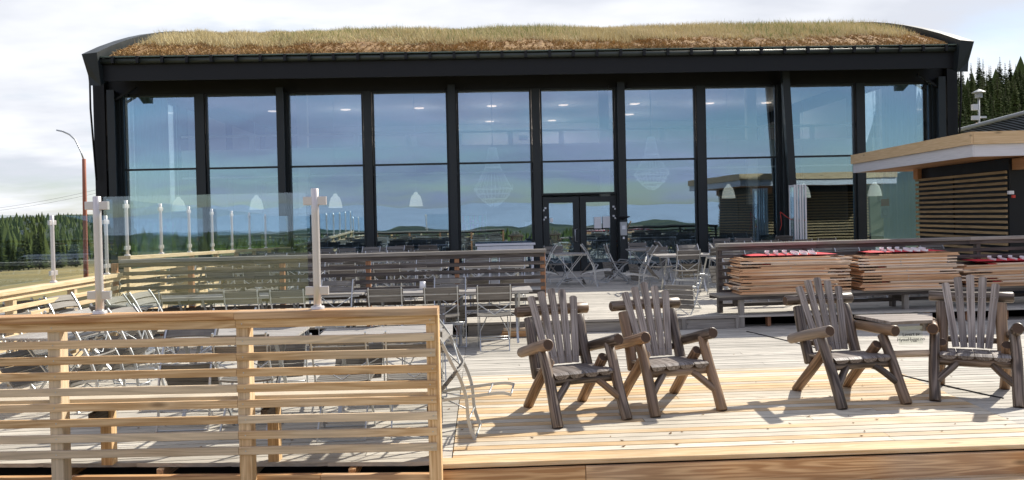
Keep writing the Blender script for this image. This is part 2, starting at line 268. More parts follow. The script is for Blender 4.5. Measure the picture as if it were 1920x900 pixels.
# ------------------------------------------------------------------ mesh helpers
class MB:
    def __init__(s): s.v, s.f, s.wc, s.rn, s.sm, s.caps = [], [], [], [], [], []
    def add(s, vs, fs, wcs, rnd=None, smooth=False):
        o = len(s.v); rnd = random.random() if rnd is None else rnd
        s.v += [tuple(v) for v in vs]; s.wc += [tuple(w) for w in wcs]; s.rn += [rnd]*len(vs)
        s.f += [tuple(i+o for i in f) for f in fs]; s.sm += [smooth]*len(fs)
        return s
    def beam(s, p0, p1, w, h, upv=(0, 0, 1), rnd=None, ch=0.0):
        p0, p1 = Vector(p0), Vector(p1); d = p1-p0; L = d.length; d.normalize()
        sd = d.cross(Vector(upv)).normalized(); u = sd.cross(d)
        prof = [(-w/2, -h/2), (w/2, -h/2), (w/2, h/2), (-w/2, h/2)]
        if ch:
            prof = [(-w/2+ch, -h/2), (w/2-ch, -h/2), (w/2, -h/2+ch), (w/2, h/2-ch), (w/2-ch, h/2), (-w/2+ch, h/2), (-w/2, h/2-ch), (-w/2, -h/2+ch)]
        n = len(prof); vs, wc = [], []
        for k, (p, t) in enumerate(((p0, 0), (p1, L))):
            for a, b in prof: vs.append(p+sd*a+u*b); wc.append((t, a, b))
        fs = [tuple(range(n-1, -1, -1)), tuple(range(n, 2*n))] + [(i, (i+1) % n, n+(i+1) % n, n+i) for i in range(n)]
        return s.add(vs, fs, wc, rnd)
    def box(s, c, size, rnd=None, ch=0.0):
        c = Vector(c); a = max(range(3), key=lambda i: size[i])
        ax = [Vector((1, 0, 0)), Vector((0, 1, 0)), Vector((0, 0, 1))][a]
        if a == 2: return s.beam(c-ax*size[2]/2, c+ax*size[2]/2, size[0], size[1], (0, 1, 0), rnd, ch)
        w = size[1] if a == 0 else size[0]
        return s.beam(c-ax*size[a]/2, c+ax*size[a]/2, w, size[2], (0, 0, 1), rnd, ch)
    def log(s, p0, p1, r0_, r1_=None, seg=12, ch=.006, rnd=None, wob=0.0, flat=None):
        r1_ = r0_ if r1_ is None else r1_
        p0, p1 = Vector(p0), Vector(p1); d = p1-p0; L = d.length; d.normalize()
        ref = Vector((0, 0, 1)) if abs(d.z) < .8 else Vector((0, 1, 0))
        sd = d.cross(ref).normalized(); u = sd.cross(d)
        ts = [0, ch/L] + [i/5 for i in range(1, 5)] + [1-ch/L, 1]; vs, wc, fs = [], [], []
        ph = random.random()*6
        for j, t in enumerate(ts):
            r = r0_+(r1_-r0_)*t
            if j in (0, len(ts)-1): r -= ch
            o = (sd*math.sin(t*3.1+ph)+u*math.cos(t*2.3+ph))*wob*math.sin(t*math.pi)
            for i in range(seg):
                a = 2*math.pi*i/seg; rr = r*(1+wob*3*math.sin(3*a+ph+t*4))
                x, y = math.cos(a)*rr, math.sin(a)*rr
                if flat is not None and y > flat*r: y = flat*r
                vs.append(p0+d*(L*t)+sd*x+u*y+o); wc.append((L*t, x, y))
        n = seg
        for j in range(len(ts)-1):
            fs += [(j*n+i, j*n+(i+1) % n, (j+1)*n+(i+1) % n, (j+1)*n+i) for i in range(n)]
        k = len(s.f)
        s.add(vs, fs, wc, rnd, True)
        b = (len(ts)-1)*n
        s.caps += [len(s.f), len(s.f)+1]
        s.f += [tuple(len(s.v)-len(vs)+i for i in range(n-1, -1, -1)), tuple(len(s.v)-len(vs)+b+i for i in range(n))]; s.sm += [False, False]
        return s
    def sweep(s, pts, prof, upv=(1, 0, 0), smooth=False, closed_ends=True, rnd=None):
        pts = [Vector(p) for p in pts]; n = len(prof); vs, wc, fs = [], [], []; L = 0
        for j, p in enumerate(pts):
            a = pts[max(0, j-1)]; b = pts[min(len(pts)-1, j+1)]; d = (b-a).normalized()
            uu = Vector(upv); sd = (uu-d*uu.dot(d)).normalized(); v = d.cross(sd)
            if j: L += (p-pts[j-1]).length
            for x, y in prof: vs.append(p+sd*x+v*y); wc.append((L, x, y))
        for j in range(len(pts)-1):
            fs += [(j*n+i, (j+1)*n+i, (j+1)*n+(i+1) % n, j*n+(i+1) % n) for i in range(n)]
        b = (len(pts)-1)*n
        fs += [tuple(range(n)), tuple(b+i for i in range(n-1, -1, -1))]
        return s.add(vs, fs, wc, rnd, smooth)
    def bar(s, pts, w, t, upv=(1, 0, 0)): return s.sweep(pts, [(-w/2, -t/2), (w/2, -t/2), (w/2, t/2), (-w/2, t/2)], upv)
    def tube(s, pts, r, seg=6, upv=None):
        d = (Vector(pts[-1])-Vector(pts[0])).normalized()
        upv = upv or ((0, 0, 1) if abs(d.z) < .7 else (1, 0, .01))
        return s.sweep(pts, [(math.cos(2*math.pi*i/seg)*r, math.sin(2*math.pi*i/seg)*r) for i in range(seg)], upv, True)
    def lathe(s, c, prof, seg=20, smooth=True):
        c = Vector(c); n = seg; vs, wc, fs = [], [], []
        for r, z in prof:
            for i in range(n):
                a = 2*math.pi*i/n; vs.append(c+Vector((math.cos(a)*r, math.sin(a)*r, z))); wc.append((z, math.cos(a)*r, math.sin(a)*r))
        for j in range(len(prof)-1): fs += [(j*n+i, j*n+(i+1) % n, (j+1)*n+(i+1) % n, (j+1)*n+i) for i in range(n)]
        return s.add(vs, fs, wc, None, smooth)
    def prism(s, poly, z0, z1, rnd=None):
        n = len(poly); vs = [Vector((p[0], p[1], z0)) for p in poly]+[Vector((p[0], p[1], z1)) for p in poly]
        fs = [tuple(range(n-1, -1, -1)), tuple(range(n, 2*n))]+[(i, (i+1) % n, n+(i+1) % n, n+i) for i in range(n)]
        return s.add(vs, fs, [(v.x, v.y, v.z) for v in vs], rnd)
    def build(s, name, mat, parent=None, loc=None):
        o = Vector((0, 0, 0)); q = parent
        if parent is not None and not getattr(s, 'local', False):
            while q is not None: o += q.location; q = q.parent
        if loc is not None: o = Vector(loc)
        me = bpy.data.meshes.new(name)
        me.from_pydata([(v[0]-o.x, v[1]-o.y, v[2]-o.z) for v in s.v], [], s.f)
        a = me.attributes.new('wc', 'FLOAT_VECTOR', 'POINT'); a.data.foreach_set('vector', np.array(s.wc, 'f').ravel())
        a = me.attributes.new('rnd', 'FLOAT', 'POINT'); a.data.foreach_set('value', np.array(s.rn, 'f'))
        me.polygons.foreach_set('use_smooth', s.sm)
        me.materials.append(MT[mat] if isinstance(mat, str) else mat)
        if mat in ('log', 'warmlog') and s.caps:
            me.materials.append(MT['endgrain'])
            for c in s.caps: me.polygons[c].material_index = 1
        me.update()
        ob = bpy.data.objects.new(name, me); C.objects.link(ob)
        if parent is not None: ob.parent = parent
        elif loc is not None: ob.location = o
        return ob
class LB(MB):      # a builder whose coordinates are already local to the thing
    local = True
def tag(o, label=None, cat=None, group=None, kind=None):
    if label: o['label'] = label
    if cat: o['category'] = cat
    if group: o['group'] = group
    if kind: o['kind'] = kind
    return o
def thing(name, label, cat, loc=(0, 0, 0), rz=0.0, group=None):
    o = bpy.data.objects.new(name, None); C.objects.link(o); o.empty_display_size = .1
    o.location = loc; o.rotation_euler = (0, 0, rz); return tag(o, label, cat, group)
def dup(o, parent=None):
    c = o.copy(); C.objects.link(c); c.parent = parent
    for ch in list(o.children): dup(ch, c)
    return c
def struct(mb, name, mat): return tag(mb.build(name, mat), kind='structure')

def rows(mb, poly, angle, pitch, gap, ztop, th, o=(0, 0), lmin=3.2, lmax=6.5, tilt=None):
    """planks laid in rows at the given angle, clipped to a convex polygon"""
    ca, sa = math.cos(angle), math.sin(angle)
    loc = [((x-o[0])*ca+(y-o[1])*sa, -(x-o[0])*sa+(y-o[1])*ca) for x, y in poly]
    def span(v):
        xs = []
        for i in range(len(loc)):
            (x0, y0), (x1, y1) = loc[i], loc[(i+1) % len(loc)]
            if (y0-v)*(y1-v) <= 0 and y0 != y1: xs.append(x0+(x1-x0)*(v-y0)/(y1-y0))
        return (min(xs), max(xs)) if len(xs) >= 2 else None
    v0 = min(p[1] for p in loc); v1 = max(p[1] for p in loc)
    i = math.floor(v0/pitch)
    while i*pitch < v1:
        a, b = max(i*pitch+gap/2, v0+1e-4), min((i+1)*pitch-gap/2, v1-1e-4); i += 1
        if b-a < .02: continue
        sa_, sb_ = span(a), span(b)
        if not sa_ or not sb_: continue
        u0_, u1_ = min(sa_[0], sb_[0]), max(sa_[1], sb_[1])
        cuts = []; x = u0_+random.uniform(.5, lmax)
        while x < u1_-.6: cuts.append(x); x += random.uniform(lmin, lmax)
        ed = [None]+cuts+[None]
        for k in range(len(ed)-1):
            l0 = (sa_[0], sb_[0]) if ed[k] is None else (ed[k]+.003,)*2
            l1 = (sa_[1], sb_[1]) if ed[k+1] is None else (ed[k+1]-.003,)*2
            if l1[0] <= l0[0] or l1[1] <= l0[1]: continue
            q = [(l0[0], a), (l1[0], a), (l1[1], b), (l0[1], b)]; zt = ztop+random.uniform(-.0015, .0015)
            vs, wc = [], []
            for z in (zt-th, zt):
                for u, v in q:
                    vs.append((u*ca-v*sa+o[0], u*sa+v*ca+o[1], z)); wc.append((u, v-a, z-ztop))
            mb.add(vs, [(3, 2, 1, 0), (4, 5, 6, 7), (0, 1, 5, 4), (1, 2, 6, 5), (2, 3, 7, 6), (3, 0, 4, 7)], wc)

# ------------------------------------------------------------------ ground and hills
def fbm(x, y): return (math.sin(x*.013+1.3)*math.cos(y*.011+.4)+.5*math.sin(x*.031+y*.027)+.25*math.sin(x*.071-y*.053+2))
def gh(x, y):
    r = math.hypot(x, y-12); az = math.degrees(math.atan2(x, y))
    z = -1.25
    t = max(0, r-30)
    right = max(0, min(1, (az-14)/16))*(1 if az < 130 else max(0, 1-(az-130)/30))
    z += right*min(max(0, r-60)*.215, 21) - (1-right)*min(t*.034, 34 if y > 0 else 40)
    z += fbm(x, y)*min(1.0, t/120)*(1.4+ r*.004)
    # ring of far hills
    rise = max(0, r-520)
    z += min(rise*.11, 44+10*fbm(x*.8, y*.8))*(1-right)*max(0, min(1, (y-60)/200))
    return z
g = MB(); NR, NA = 60, 144
rad = [0]+[8*(1.115**i) for i in range(NR)]
vs = [(0, 12, -1.25)]
for rr in rad[1:]:
    for j in range(NA):
        a = 2*math.pi*j/NA; x, y = rr*math.sin(a), 12+rr*math.cos(a); vs.append((x, y, gh(x, y)))
fs = [(0, 1+(j+1) % NA, 1+j) for j in range(NA)]
for i in range(NR-1):
    for j in range(NA):
        a, b = 1+i*NA+j, 1+i*NA+(j+1) % NA; fs.append((a, b, b+NA, a+NA))
g.add(vs, fs, [(0, 0, 0)]*len(vs), .5, True); struct(g, 'ground', 'ground')
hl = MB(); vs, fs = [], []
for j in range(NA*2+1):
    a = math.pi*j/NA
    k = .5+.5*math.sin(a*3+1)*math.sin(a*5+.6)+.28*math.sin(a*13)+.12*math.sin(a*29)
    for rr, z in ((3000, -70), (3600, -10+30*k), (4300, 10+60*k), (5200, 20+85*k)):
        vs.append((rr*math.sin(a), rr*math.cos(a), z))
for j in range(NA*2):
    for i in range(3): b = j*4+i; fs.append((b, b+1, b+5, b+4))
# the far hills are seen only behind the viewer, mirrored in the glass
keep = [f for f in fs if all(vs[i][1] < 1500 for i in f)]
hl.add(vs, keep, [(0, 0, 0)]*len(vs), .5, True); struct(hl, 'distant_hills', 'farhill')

# ------------------------------------------------------------------ trees
def fir(seed, h=10.0, r=2.0, layers=30, per=20):
    random.seed(seed); c = LB()
    for i in range(layers):
        t = i/(layers-1); z = h*(.10+.9*t); rr = r*(1-t)**.85*random.uniform(.8, 1.15)+.05
        for k in range(per if t < .8 else 8):
            a = random.uniform(0, 6.283); L = rr*random.uniform(.6, 1.15); w = .16*r*(1-t*.6)*random.uniform(.6, 1.2); rn = random.random()
            for sgn in (1, 2):
                L2 = L*(.55 if sgn == 2 else 1); zt = z+random.uniform(-.15, .15)*h*.05; a2 = a+(.35 if sgn == 2 else 0)
                dx, dy = math.cos(a2), math.sin(a2); drop = L2*random.uniform(.25, .55)
                q = [(dx*.05, dy*.05, zt), (dx*L2*.6-dy*w, dy*L2*.6+dx*w, zt-drop*.75), (dx*L2, dy*L2, zt-drop*.8+.05), (dx*L2*.6+dy*w, dy*L2*.6-dx*w, zt-drop*.75)]
                c.add(q, [(0, 1, 2, 3)], [(0, 0, 0)]*4, rn)
    c.add([(-.06, 0, h*.9), (.06, 0, h*.9), (0, 0, h*1.05)], [(0, 1, 2)], [(0, 0, 0)]*3, .5)
    tr = LB(); tr.log((0, 0, -.8), (0, 0, h*.95), .16*r/2, .02, 7, .005)
    return tr, c
protos = []
def tree_proto(i, h, r):
    root = thing('fir_tree', '', 'tree'); tr, c = fir(i, h, r)
    tr.build('trunk', 'bark', root); c.build('crown', 'fir', root); return root
tproto = [tree_proto(11, 9, 1.75), tree_proto(12, 11, 1.9), tree_proto(13, 8, 1.9), tree_proto(14, 10.5, 1.5)]
used_t = set()
def place_tree(x, y, sc, label, group, z=None):
    k = random.randrange(4)
    o = tproto[k] if k not in used_t else dup(tproto[k]); used_t.add(k)
    o.location = (x, y, gh(x, y) if z is None else z); o.rotation_euler.z = random.random()*6.28; o.scale = (sc, sc, sc*random.uniform(.9, 1.2))
    tag(o, label, 'tree', group)
random.seed(5)
nt = 0
for rowi in range(9):
    dist = 74+rowi*8.5
    for px in np.arange(1745, 1985, 15-rowi*.5):
        p = atd(px+random.uniform(-9, 9), 300, dist+random.uniform(-3, 3))
        place_tree(p.x, p.y, random.uniform(.58, .82), 'dark green fir standing in the dense forest slope behind the right end of the lodge', 'firs of the forest slope on the right')
        nt += 1
random.seed(6)
for i in range(64):
    px = random.uniform(-90, 150); dist = random.uniform(82, 150)
    p = atd(px, 500, dist)
    place_tree(p.x, p.y, random.uniform(.30, .50), 'small bushy fir on the yellow slope below the deck, seen through the left glass panels', 'small firs on the slope to the left')
# far forest: one mass
random.seed(9); ff = MB()
for i in range(12000):
    a = R(random.uniform(-62, 8) if i < 6500 else random.uniform(110, 250)); rr = random.uniform(180, 900) if i < 6500 else random.uniform(330, 900)
    if i >= 9500: a = R(random.uniform(12, 85)); rr = random.uniform(165, 330) if i < 11200 else random.uniform(80, 165); a = a if i < 11200 else R(random.uniform(48, 90))
    x, y = rr*math.sin(a), 12+rr*math.cos(a); z = gh(x, y); h = random.uniform(4, 9); w = h*random.uniform(.24, .42); rn = random.random()
    b = random.random()*6
    vs = [(x+w*math.cos(b+k*1.2566), y+w*math.sin(b+k*1.2566), z-.3) for k in range(5)]+[(x, y, z+h)]
    ff.add(vs, [(k, (k+1) % 5, 5) for k in range(5)], [(0, 0, 0)]*6, rn)
tag(ff.build('far_forest', 'fir'), 'dark fir forest covering the low far hills', 'forest', kind='stuff')

# ------------------------------------------------------------------ decks
random.seed(21)
UZ = .19                                             # upper deck height
J0, J1 = at(846, 872), at(874, 650)                  # joint between the two lower deck fields
FL, FR = at(828, 872), at(2150, 818)                 # front edge of the right field
stepY = at(1113, 622.7).y
def xy(p): return (p.x, p.y)
jd = (J1-J0); Jb = J0+jd*((stepY+.35-J0.y)/jd.y)
frontY = FL.y
def jx(y): return J0.x+jd.x*((y-J0.y)/jd.y)
YN = at(868, 706).y; XN = at(1690, 697); XN2 = at(1935, 806)
dk = MB()
rows(dk, [(jx(YN), YN), (XN.x, YN), (15, YN), (15, stepY+.4), xy(Jb)], 0, .112, .0125, 0, .03, (0, frontY))
rows(dk, [(XN.x, YN), (XN2.x, XN2.y), (15, XN2.y), (15, YN)], 0, .112, .0125, 0, .03, (0, frontY))
lf0, lf1 = at(0, 872), at(822, 866)
LA = R(3.2)
_q = at(0, 869); _k = (lf1.y-_q.y)/(lf1.x-_q.x)
rows(dk, [(-9.5, lf1.y+_k*(-9.5-lf1.x)), (lf1.x, lf1.y), (jx(lf1.y)-.004, lf1.y), (Jb.x-.004, stepY+.4), (-9.5, stepY+.4)], LA, .112, .0125, 0, .03, (J0.x, J0.y))
struct(dk, 'lower_deck', 'deck')
nw = MB()
rows(nw, [(jx(frontY+.16)+.004, frontY+.16), (XN2.x+.4, frontY+.16), (XN2.x, XN2.y), (XN.x, YN), (jx(YN)+.004, YN)], 0, .112, .0125, 0, .03, (0, frontY))
rows(nw, [(XN2.x+.4, frontY+.16), (15, frontY+.16), (15, XN2.y), (XN2.x, XN2.y)], 0, .112, .0125, 0, .03, (0, frontY))
struct(nw, 'new_deck_boards', 'newdeck')
ed = MB(); x = FL.x
while x < 14: ed.beam((x, frontY+.075, -.012), (min(x+4.4, 14)-.004, frontY+.075, -.012), .15, .034, rnd=random.random()*.4+.5, ch=.004); x += 4.4
struct(ed, 'deck_edge_board', 'newdeck')
rs = MB(); x = FL.x-.02
rs.beam((x, frontY-.012, -.125), (x+1.05, frontY-.012, -.125), .04, .17, rnd=.31); rs.beam((x+1.055, frontY-.014, -.125), (14, frontY-.014, -.125), .04, .17, rnd=.62)
struct(rs, 'deck_riser', 'orange')
# beam running under the front railing
fb0, fb1 = at(-260, 893.5, -.03), at(826, 884, -.03)
bm = MB(); mid = fb0.lerp(fb1, .80)
bm.beam((fb0.x, fb0.y-.03, -.08), (mid.x, mid.y-.03, -.08), .045, .10, rnd=.3); bm.beam((mid.x+.004, mid.y-.03, -.082), (fb1.x, fb1.y-.03, -.082), .045, .10, rnd=.62)
for px in (120, 300, 467, 660): q = at(px, 886, -.06); bm.beam((q.x, q.y+.0, -.075), (q.x+.01, q.y+.5, -.075), .05, .08)
struct(bm, 'deck_edge_beam', 'orange')
st = MB()
rows(st, [(1.5, frontY-1.3), (15, frontY-1.3), (15, frontY-.036), (1.5, frontY-.036)], 0, .145, .008, -.20, .03)
rows(st, [(-9, frontY-1.6), (1.45, frontY-1.6), (1.45, frontY-.34), (-9, frontY-.34)], 0, .145, .008, -.36, .03)
struct(st, 'lower_step', 'newdeck')
ud = MB(); UX0 = -5.28
rows(ud, [(UX0, stepY), (16, stepY), (16, 22.6), (UX0, 22.6)], 0, .125, .008, UZ, .03, (0, stepY))
struct(ud, 'upper_deck', 'deck')
# fascia under the upper deck
us = MB(); fx0, fx1 = at(880, 610).x, at(1350, 600).x
x = fx0
for k in range(5):
    xe = fx0+(fx1-fx0)*(k+1)/5; us.beam((x, stepY+.02, UZ-.115), (xe-.01, stepY+.02, UZ-.115), .03, .14); us.box((xe-.02, stepY-.008, UZ-.11), (.06, .028, .155)); x = xe
struct(us, 'deck_fascia', 'greywood')
ue = MB(); ue.beam((UX0, stepY-.004, UZ-.016), (fx1, stepY-.004, UZ-.016), .04, .034)
struct(ue, 'upper_deck_edge', 'greywood')
jo = MB()
for k in range(14):
    x = fx1+.5+k*.62; jo.box((x, stepY+.12, UZ-.10), (.05, .1, .16))
for k in range(8):
    x = UX0+.5+k*.6; jo.box((x, stepY+.14, UZ-.10), (.05, .1, .16))
struct(jo, 'deck_supports', 'redwood')
# near-black block added under the decks, its colour standing for their shade
vd = MB(); vd.box((2.5, 14.5, -.62), (24, 17.6, .9)); struct(vd, 'under_deck_shade_block', plain('under_deck_shade', (.02, .017, .014), .95))

# cable and holes on the deck
cb = MB()
pts = [at(1400, 622), at(1490, 643), at(1560, 660), at(1640, 692), at(1720, 712), at(1800, 730), at(1925, 757)]
pp = []
for i in range(len(pts)-1):
    for t in (0, .33, .66): q = pts[i].lerp(pts[i+1], t); pp.append((q.x, q.y+.02*math.sin(i*2+t*3), .006))
cb.tube(pp, .007, 6, (0, 0, 1)); tag(cb.build('deck_cable', 'cable', None, pts[3]), 'thin black cable lying across the boards under the two joined log chairs', 'cable')

# ------------------------------------------------------------------ slatted railings
def railing(name, label, A, B, zb, zr, nsl, postpx, mats, post_w=.075, lo=None, seg=(), group=None, front=-1, rail_w=.16, endx=.03, pbot=None):
    """A,B ground points; slats on the side given by front (-1: towards the viewer)"""
    A, B = Vector((A.x, A.y, 0)), Vector((B.x, B.y, 0)); d = (B-A).normalized(); nrm = Vector((d.y, -d.x, 0))
    if front > 0: nrm = -nrm
    root = thing(name, label, 'railing', ((A.x+B.x)/2, (A.y+B.y)/2, zb), 0, group)
    pm, sm, rm = mats
    cuts = [0]+list(seg)+[(B-A).length]
    hr = MB()
    for i in range(len(cuts)-1):
        a, b = A+d*(cuts[i]+(.002 if i else 0)), A+d*(cuts[i+1])
        hr.beam(a+Vector((0, 0, zr-.026))+nrm*.01, b+Vector((0, 0, zr-.026))+nrm*.01, rail_w, .052, ch=.005)
    hr.build('handrail', rm, root)
    for t in postpx:
        p = A+d*t; pb = zb-.06 if pbot is None else pbot
        MB().beam((p.x, p.y, pb), (p.x, p.y, zr-.0525), post_w, post_w+.02, upv=(nrm.x, nrm.y, 0), ch=.004).build('post', pm, root)
    pitch = .1085
    for k in range(nsl+1):
        z = zr-.053-.030-(k*pitch+(0.0 if k == 0 else .012)); hh = .058 if k == 0 else .055
        m = MB()
        for i in range(len(cuts)-1):
            if k % 2 and len(cuts) > 2 and i == 0 and k > 2:
                a, b = A, A+d*cuts[1]
            a, b = A+d*(cuts[i]+(.0025 if i else 0)), A+d*cuts[i+1]
            if i == len(cuts)-2: b = b+d*(-endx+random.uniform(0, .012))
            o = nrm*(post_w/2+.013)
            m.beam(a+o+Vector((0, 0, z)), b+o+Vector((0, 0, z+random.uniform(-.002, .002))), .024, hh, ch=.003)
        m.build('slat', sm, root)
    return root, A, d, nrm
# front left railing
A1, B1 = at(-420, 611.2, 1.12), at(822, 584, 1.12); L1 = (B1-A1).length
A1.z = B1.z = 0
def t_on(A, B, px, py, z):
    q = at(px, py, z); d = (B-A).normalized(); return (q-A).dot(d)
f1, FA, Fd, Fn = railing('slatted_railing', 'orange pine slatted railing with steel posts on its handrail, nearest the viewer on the left', A1, B1, 0, 1.155, 8,
    [t_px(A1, B1, x, 0) for x in (-245, 116, 466, 818)], ('rail', 'rail', 'orange'), .085, seg=(t_px(A1, B1, 447, 1.08),), pbot=-.12)
# screws
sc = MB()
for x in (118, 468, 815):
    t = t_px(A1, B1, x, 0)
    for k in range(9):
        z = 1.155-.053-.030-(k*.1085+(0 if k == 0 else .012)); q = FA+Fd*(t+random.uniform(-.01, .01))+Fn*(.0425+.0255); sc.log((q.x, q.y, z), (q.x+Fn.x*.002, q.y+Fn.y*.002, z), .005, .005, 6, .0005)
sc.build('screw_heads', 'steel', f1)
# bench behind the front railing
def bench(name, label, A, B, z, depth, mats, legs, side, legw=.08):
    d = (B-A).normalized(); n = Vector((-d.y, d.x, 0))*side
    root = thing(name, label, 'bench', (A+B)/2)
    s_ = MB()
    for k in range(3): o = n*(depth*(k+.5)/3); s_.beam(A+o+Vector((0, 0, z-.018)), B+o+Vector((0, 0, z-.018)), depth/3-.008, .036, ch=.003)
    s_.build('seat', mats[0], root)
    f_ = MB()
    for o in (n*.03, n*(depth-.03)): f_.beam(A+o+Vector((0, 0, z-.060)), B+o+Vector((0, 0, z-.060)), .035, .045)
    f_.build('apron', 'darkwood', root)
    for t in legs:
        p = A+d*t+n*(depth-.10)
        MB().beam((p.x, p.y, .001), (p.x, p.y, z-.037), legw, legw, upv=(n.x, n.y, 0)).build('leg', mats[1], root)
        MB().beam(p-n*(depth-.15)+Vector((0, 0, z-.16)), p+Vector((0, 0, z-.16))-n*.045, .05, .09).build('bracket', 'darkwood', root)
    return root
bA = FA+Fd*0-Fn*.07; bB = FA+Fd*(L1-.06)-Fn*.07
bench('bench', 'long pine bench fixed behind the nearest railing, its pale top showing between the slats', bA, bB, .545, .38, ('newdeck', 'rail'),
      [t_px(A1, B1, x, 0) for x in (-200, 158, 488, 806)], 1 if (Fn.y < 0) else -1)
# middle railing on the upper deck edge
A2, B2 = at(203, 487.5, 1.27), at(1023, 466.5, 1.27); A2.z = B2.z = 0
A2.x = UX0+.05
r2, *_ = railing('slatted_railing', 'dark weathered slatted railing along the step, behind the rows of folding chairs', A2, B2, UZ, 1.27, 8,
    [t_px(A2, B2, x, .9) for x in (216, 359, 530, 691, 857, 1018)], ('redwood', 'darkwood', 'greywood'), .07, seg=(1.9, 4.4), pbot=0.0)
# right railing
A3, B3 = at(1343, 457, 1.27), at(1995, 439.5, 1.27); A3.z = B3.z = 0
r3, *_ = railing('slatted_railing', 'dark brown slatted railing behind the stacks of folded deckchairs on the right', A3, B3, UZ, 1.27, 8,
    [.04]+[t_px(A3, B3, x, .9) for x in (1507, 1672, 1832, 1985)], ('darkwood', 'darkwood', 'greywood'), .07, seg=(1.6, 4.2), endx=0, pbot=0.02)
# bench in front of the right railing
yb = at(1372, 620).y
bR0 = Vector((at(1347, 556, .5).x, A3.y-.05, 0)); bR1 = Vector((B3.x+.6, B3.y-.05, 0))
bench('bench', 'long grey bench carrying the folded deckchairs in front of the right railing', bR0, bR1, .51, .44, ('greywood', 'greywood'), [t_px(bR0, bR1, x, .3) for x in (1374, 1674, 1960)], -1, .075)
# low end platform boards glimpsed below the middle railing
pb = thing('plank_pile', 'short orange boards stacked on the deck under the step, left of the log chairs', 'planks', at(968, 632))
for k in range(3):
    q = at(968, 634)
    MB().beam((q.x-.22+k*.02, q.y+.12, .03+k*.042), (q.x+.3, q.y+.12, .03+k*.042), .12, .036).build('board', 'orange', pb)

# ------------------------------------------------------------------ left side railing with glass
GX = UX0
sA, sB = Vector((GX, 4.6, 0)), Vector((GX, stepY-.02, 0))
sr, *_ = railing('slatted_railing', 'sunlit pale pine slatted railing on the left edge of the lower deck, under glass panes', sA, sB, 0, 1.08, 8, [.2, 1.7, 3.2, 4.55, 5.9, 6.9], ('sidewood', 'sidewood', 'sidewood'), .075, seg=(3.6,), front=-1, rail_w=.18, pbot=-.3)
# upper part: sloping gently
def sz(Y): return 1.29-(Y-13)*.0235
root = thing('slatted_railing', 'pale wooden railing running back to the lodge, topped by seven steel glazing posts', 'railing', (GX, 16.5, UZ))
hr = MB(); hr.beam((GX, stepY+.05, sz(stepY)-.03), (GX, 22.0, sz(22)-.03), .18, .06, ch=.005); hr.build('handrail', 'sidewood', root)
for k in range(8): y = stepY+.15+k*1.33; MB().box((GX, y, (.1+sz(y)-.06)/2), (.075, .075, sz(y)-.16)).build('post', 'sidewood', root)
for k in range(8):
    z = .11+.1065*k; MB().beam((GX+.05, stepY+.06, z+.23), (GX+.05, 22, z+.05), .024, .056).build('slat', 'sidewood', root)
def glass_post(p, z0, par, hgt=.83, r=.026):
    o = bpy.data.objects.new('glass_post', None); C.objects.link(o); o.parent = par; o.location = Vector((p.x, p.y, z0))-par.location
    LB().log((0, 0, .01), (0, 0, hgt), r, r, 16, .004).build('tube', 'post', o)
    LB().log((0, 0, 0), (0, 0, .022), r*1.9, r*1.7, 16, .003).build('foot', 'post', o)
    return o
clampd = Fd
def clamps(o, d, r, zs, sides=(1, -1)):
    for z in zs:
        for s in sides:
            c = LB(); a = d*(s*r*.6); b = d*(s*(r+.052)); c.beam((a.x, a.y, z), (b.x, b.y, z), .03, .058, ch=.004); c.build('clamp', 'post', o)
pos = []
for px, nm in ((186, 'leftmost'), (594, 'right')):
    t = t_px(A1, B1, px+2, 1.12); p = FA+Fd*t; pos.append(p)
g1 = glass_post(pos[0], 1.155, f1, .82, .027)
g2 = glass_post(pos[1], 1.155, f1, .84, .027)
clamps(g1, Fd, .027, (.13, .755)); clamps(g2, Fd, .027, (.13, .755))
def pane(par, a, b, z0, z1, z0b=None, z1b=None, th=.010):
    a, b = Vector(a), Vector(b); d = (b-a).normalized(); n = Vector((-d.y, d.x, 0))*th/2
    z0b = z0 if z0b is None else z0b; z1b = z1 if z1b is None else z1b
    c = (a+b)/2; m = MB()
    vs = [a-n+Vector((0, 0, z0)), b-n+Vector((0, 0, z0b)), b+n+Vector((0, 0, z0b)), a+n+Vector((0, 0, z0)), a-n+Vector((0, 0, z1)), b-n+Vector((0, 0, z1b)), b+n+Vector((0, 0, z1b)), a+n+Vector((0, 0, z1))]
    m.add(vs, [(3, 2, 1, 0), (4, 5, 6, 7), (0, 1, 5, 4), (1, 2, 6, 5), (2, 3, 7, 6), (3, 0, 4, 7)], [(0, 0, 0)]*8)
    return m.build('glass_pane', 'railglass', par)
pane(f1, pos[0]+Fd*.045, pos[1]-Fd*.06, 1.20, 1.155+.815)
# side posts
ys, prev = [], None
lower_px = [(98, 520)]
sp = [(98, 521)]
_d = ray(98, 440); ylow = [_d.y*(GX/_d.x)]
Ys = [ylow[0]-2.9, ylow[0], stepY-.5]
for px in (238, 302, 355, 398, 435, 468, 498):
    # intersect the vertical plane X=GX
    dd = ray(px, 440); Ys.append(CAM.y+dd.y*(GX/dd.x))
for k, y in enumerate(Ys):
    z0 = 1.08 if y < stepY else sz(y)
    o = glass_post(Vector((GX, y, 0)), z0, sr if y < stepY else root, .83, .024)
    clamps(o, Vector((0, 1, 0)), .024, (.12, .74))
for k in range(len(Ys)-1):
    a, b = Ys[k], Ys[k+1]; z0 = lambda y: (1.08 if y < stepY else sz(y))
    za_, zb_ = z0(a), z0(b)
    if k == 2: za_ = zb_
    pane(sr if k < 3 else root, (GX, a+.05, 0), (GX, b-.05, 0), za_+.05, za_+.83, zb_+.05, zb_+.83)
pane(root, (GX, Ys[-1]+.05, 0), (GX, 22.1, 0), sz(22)+.07, sz(22)+.84)

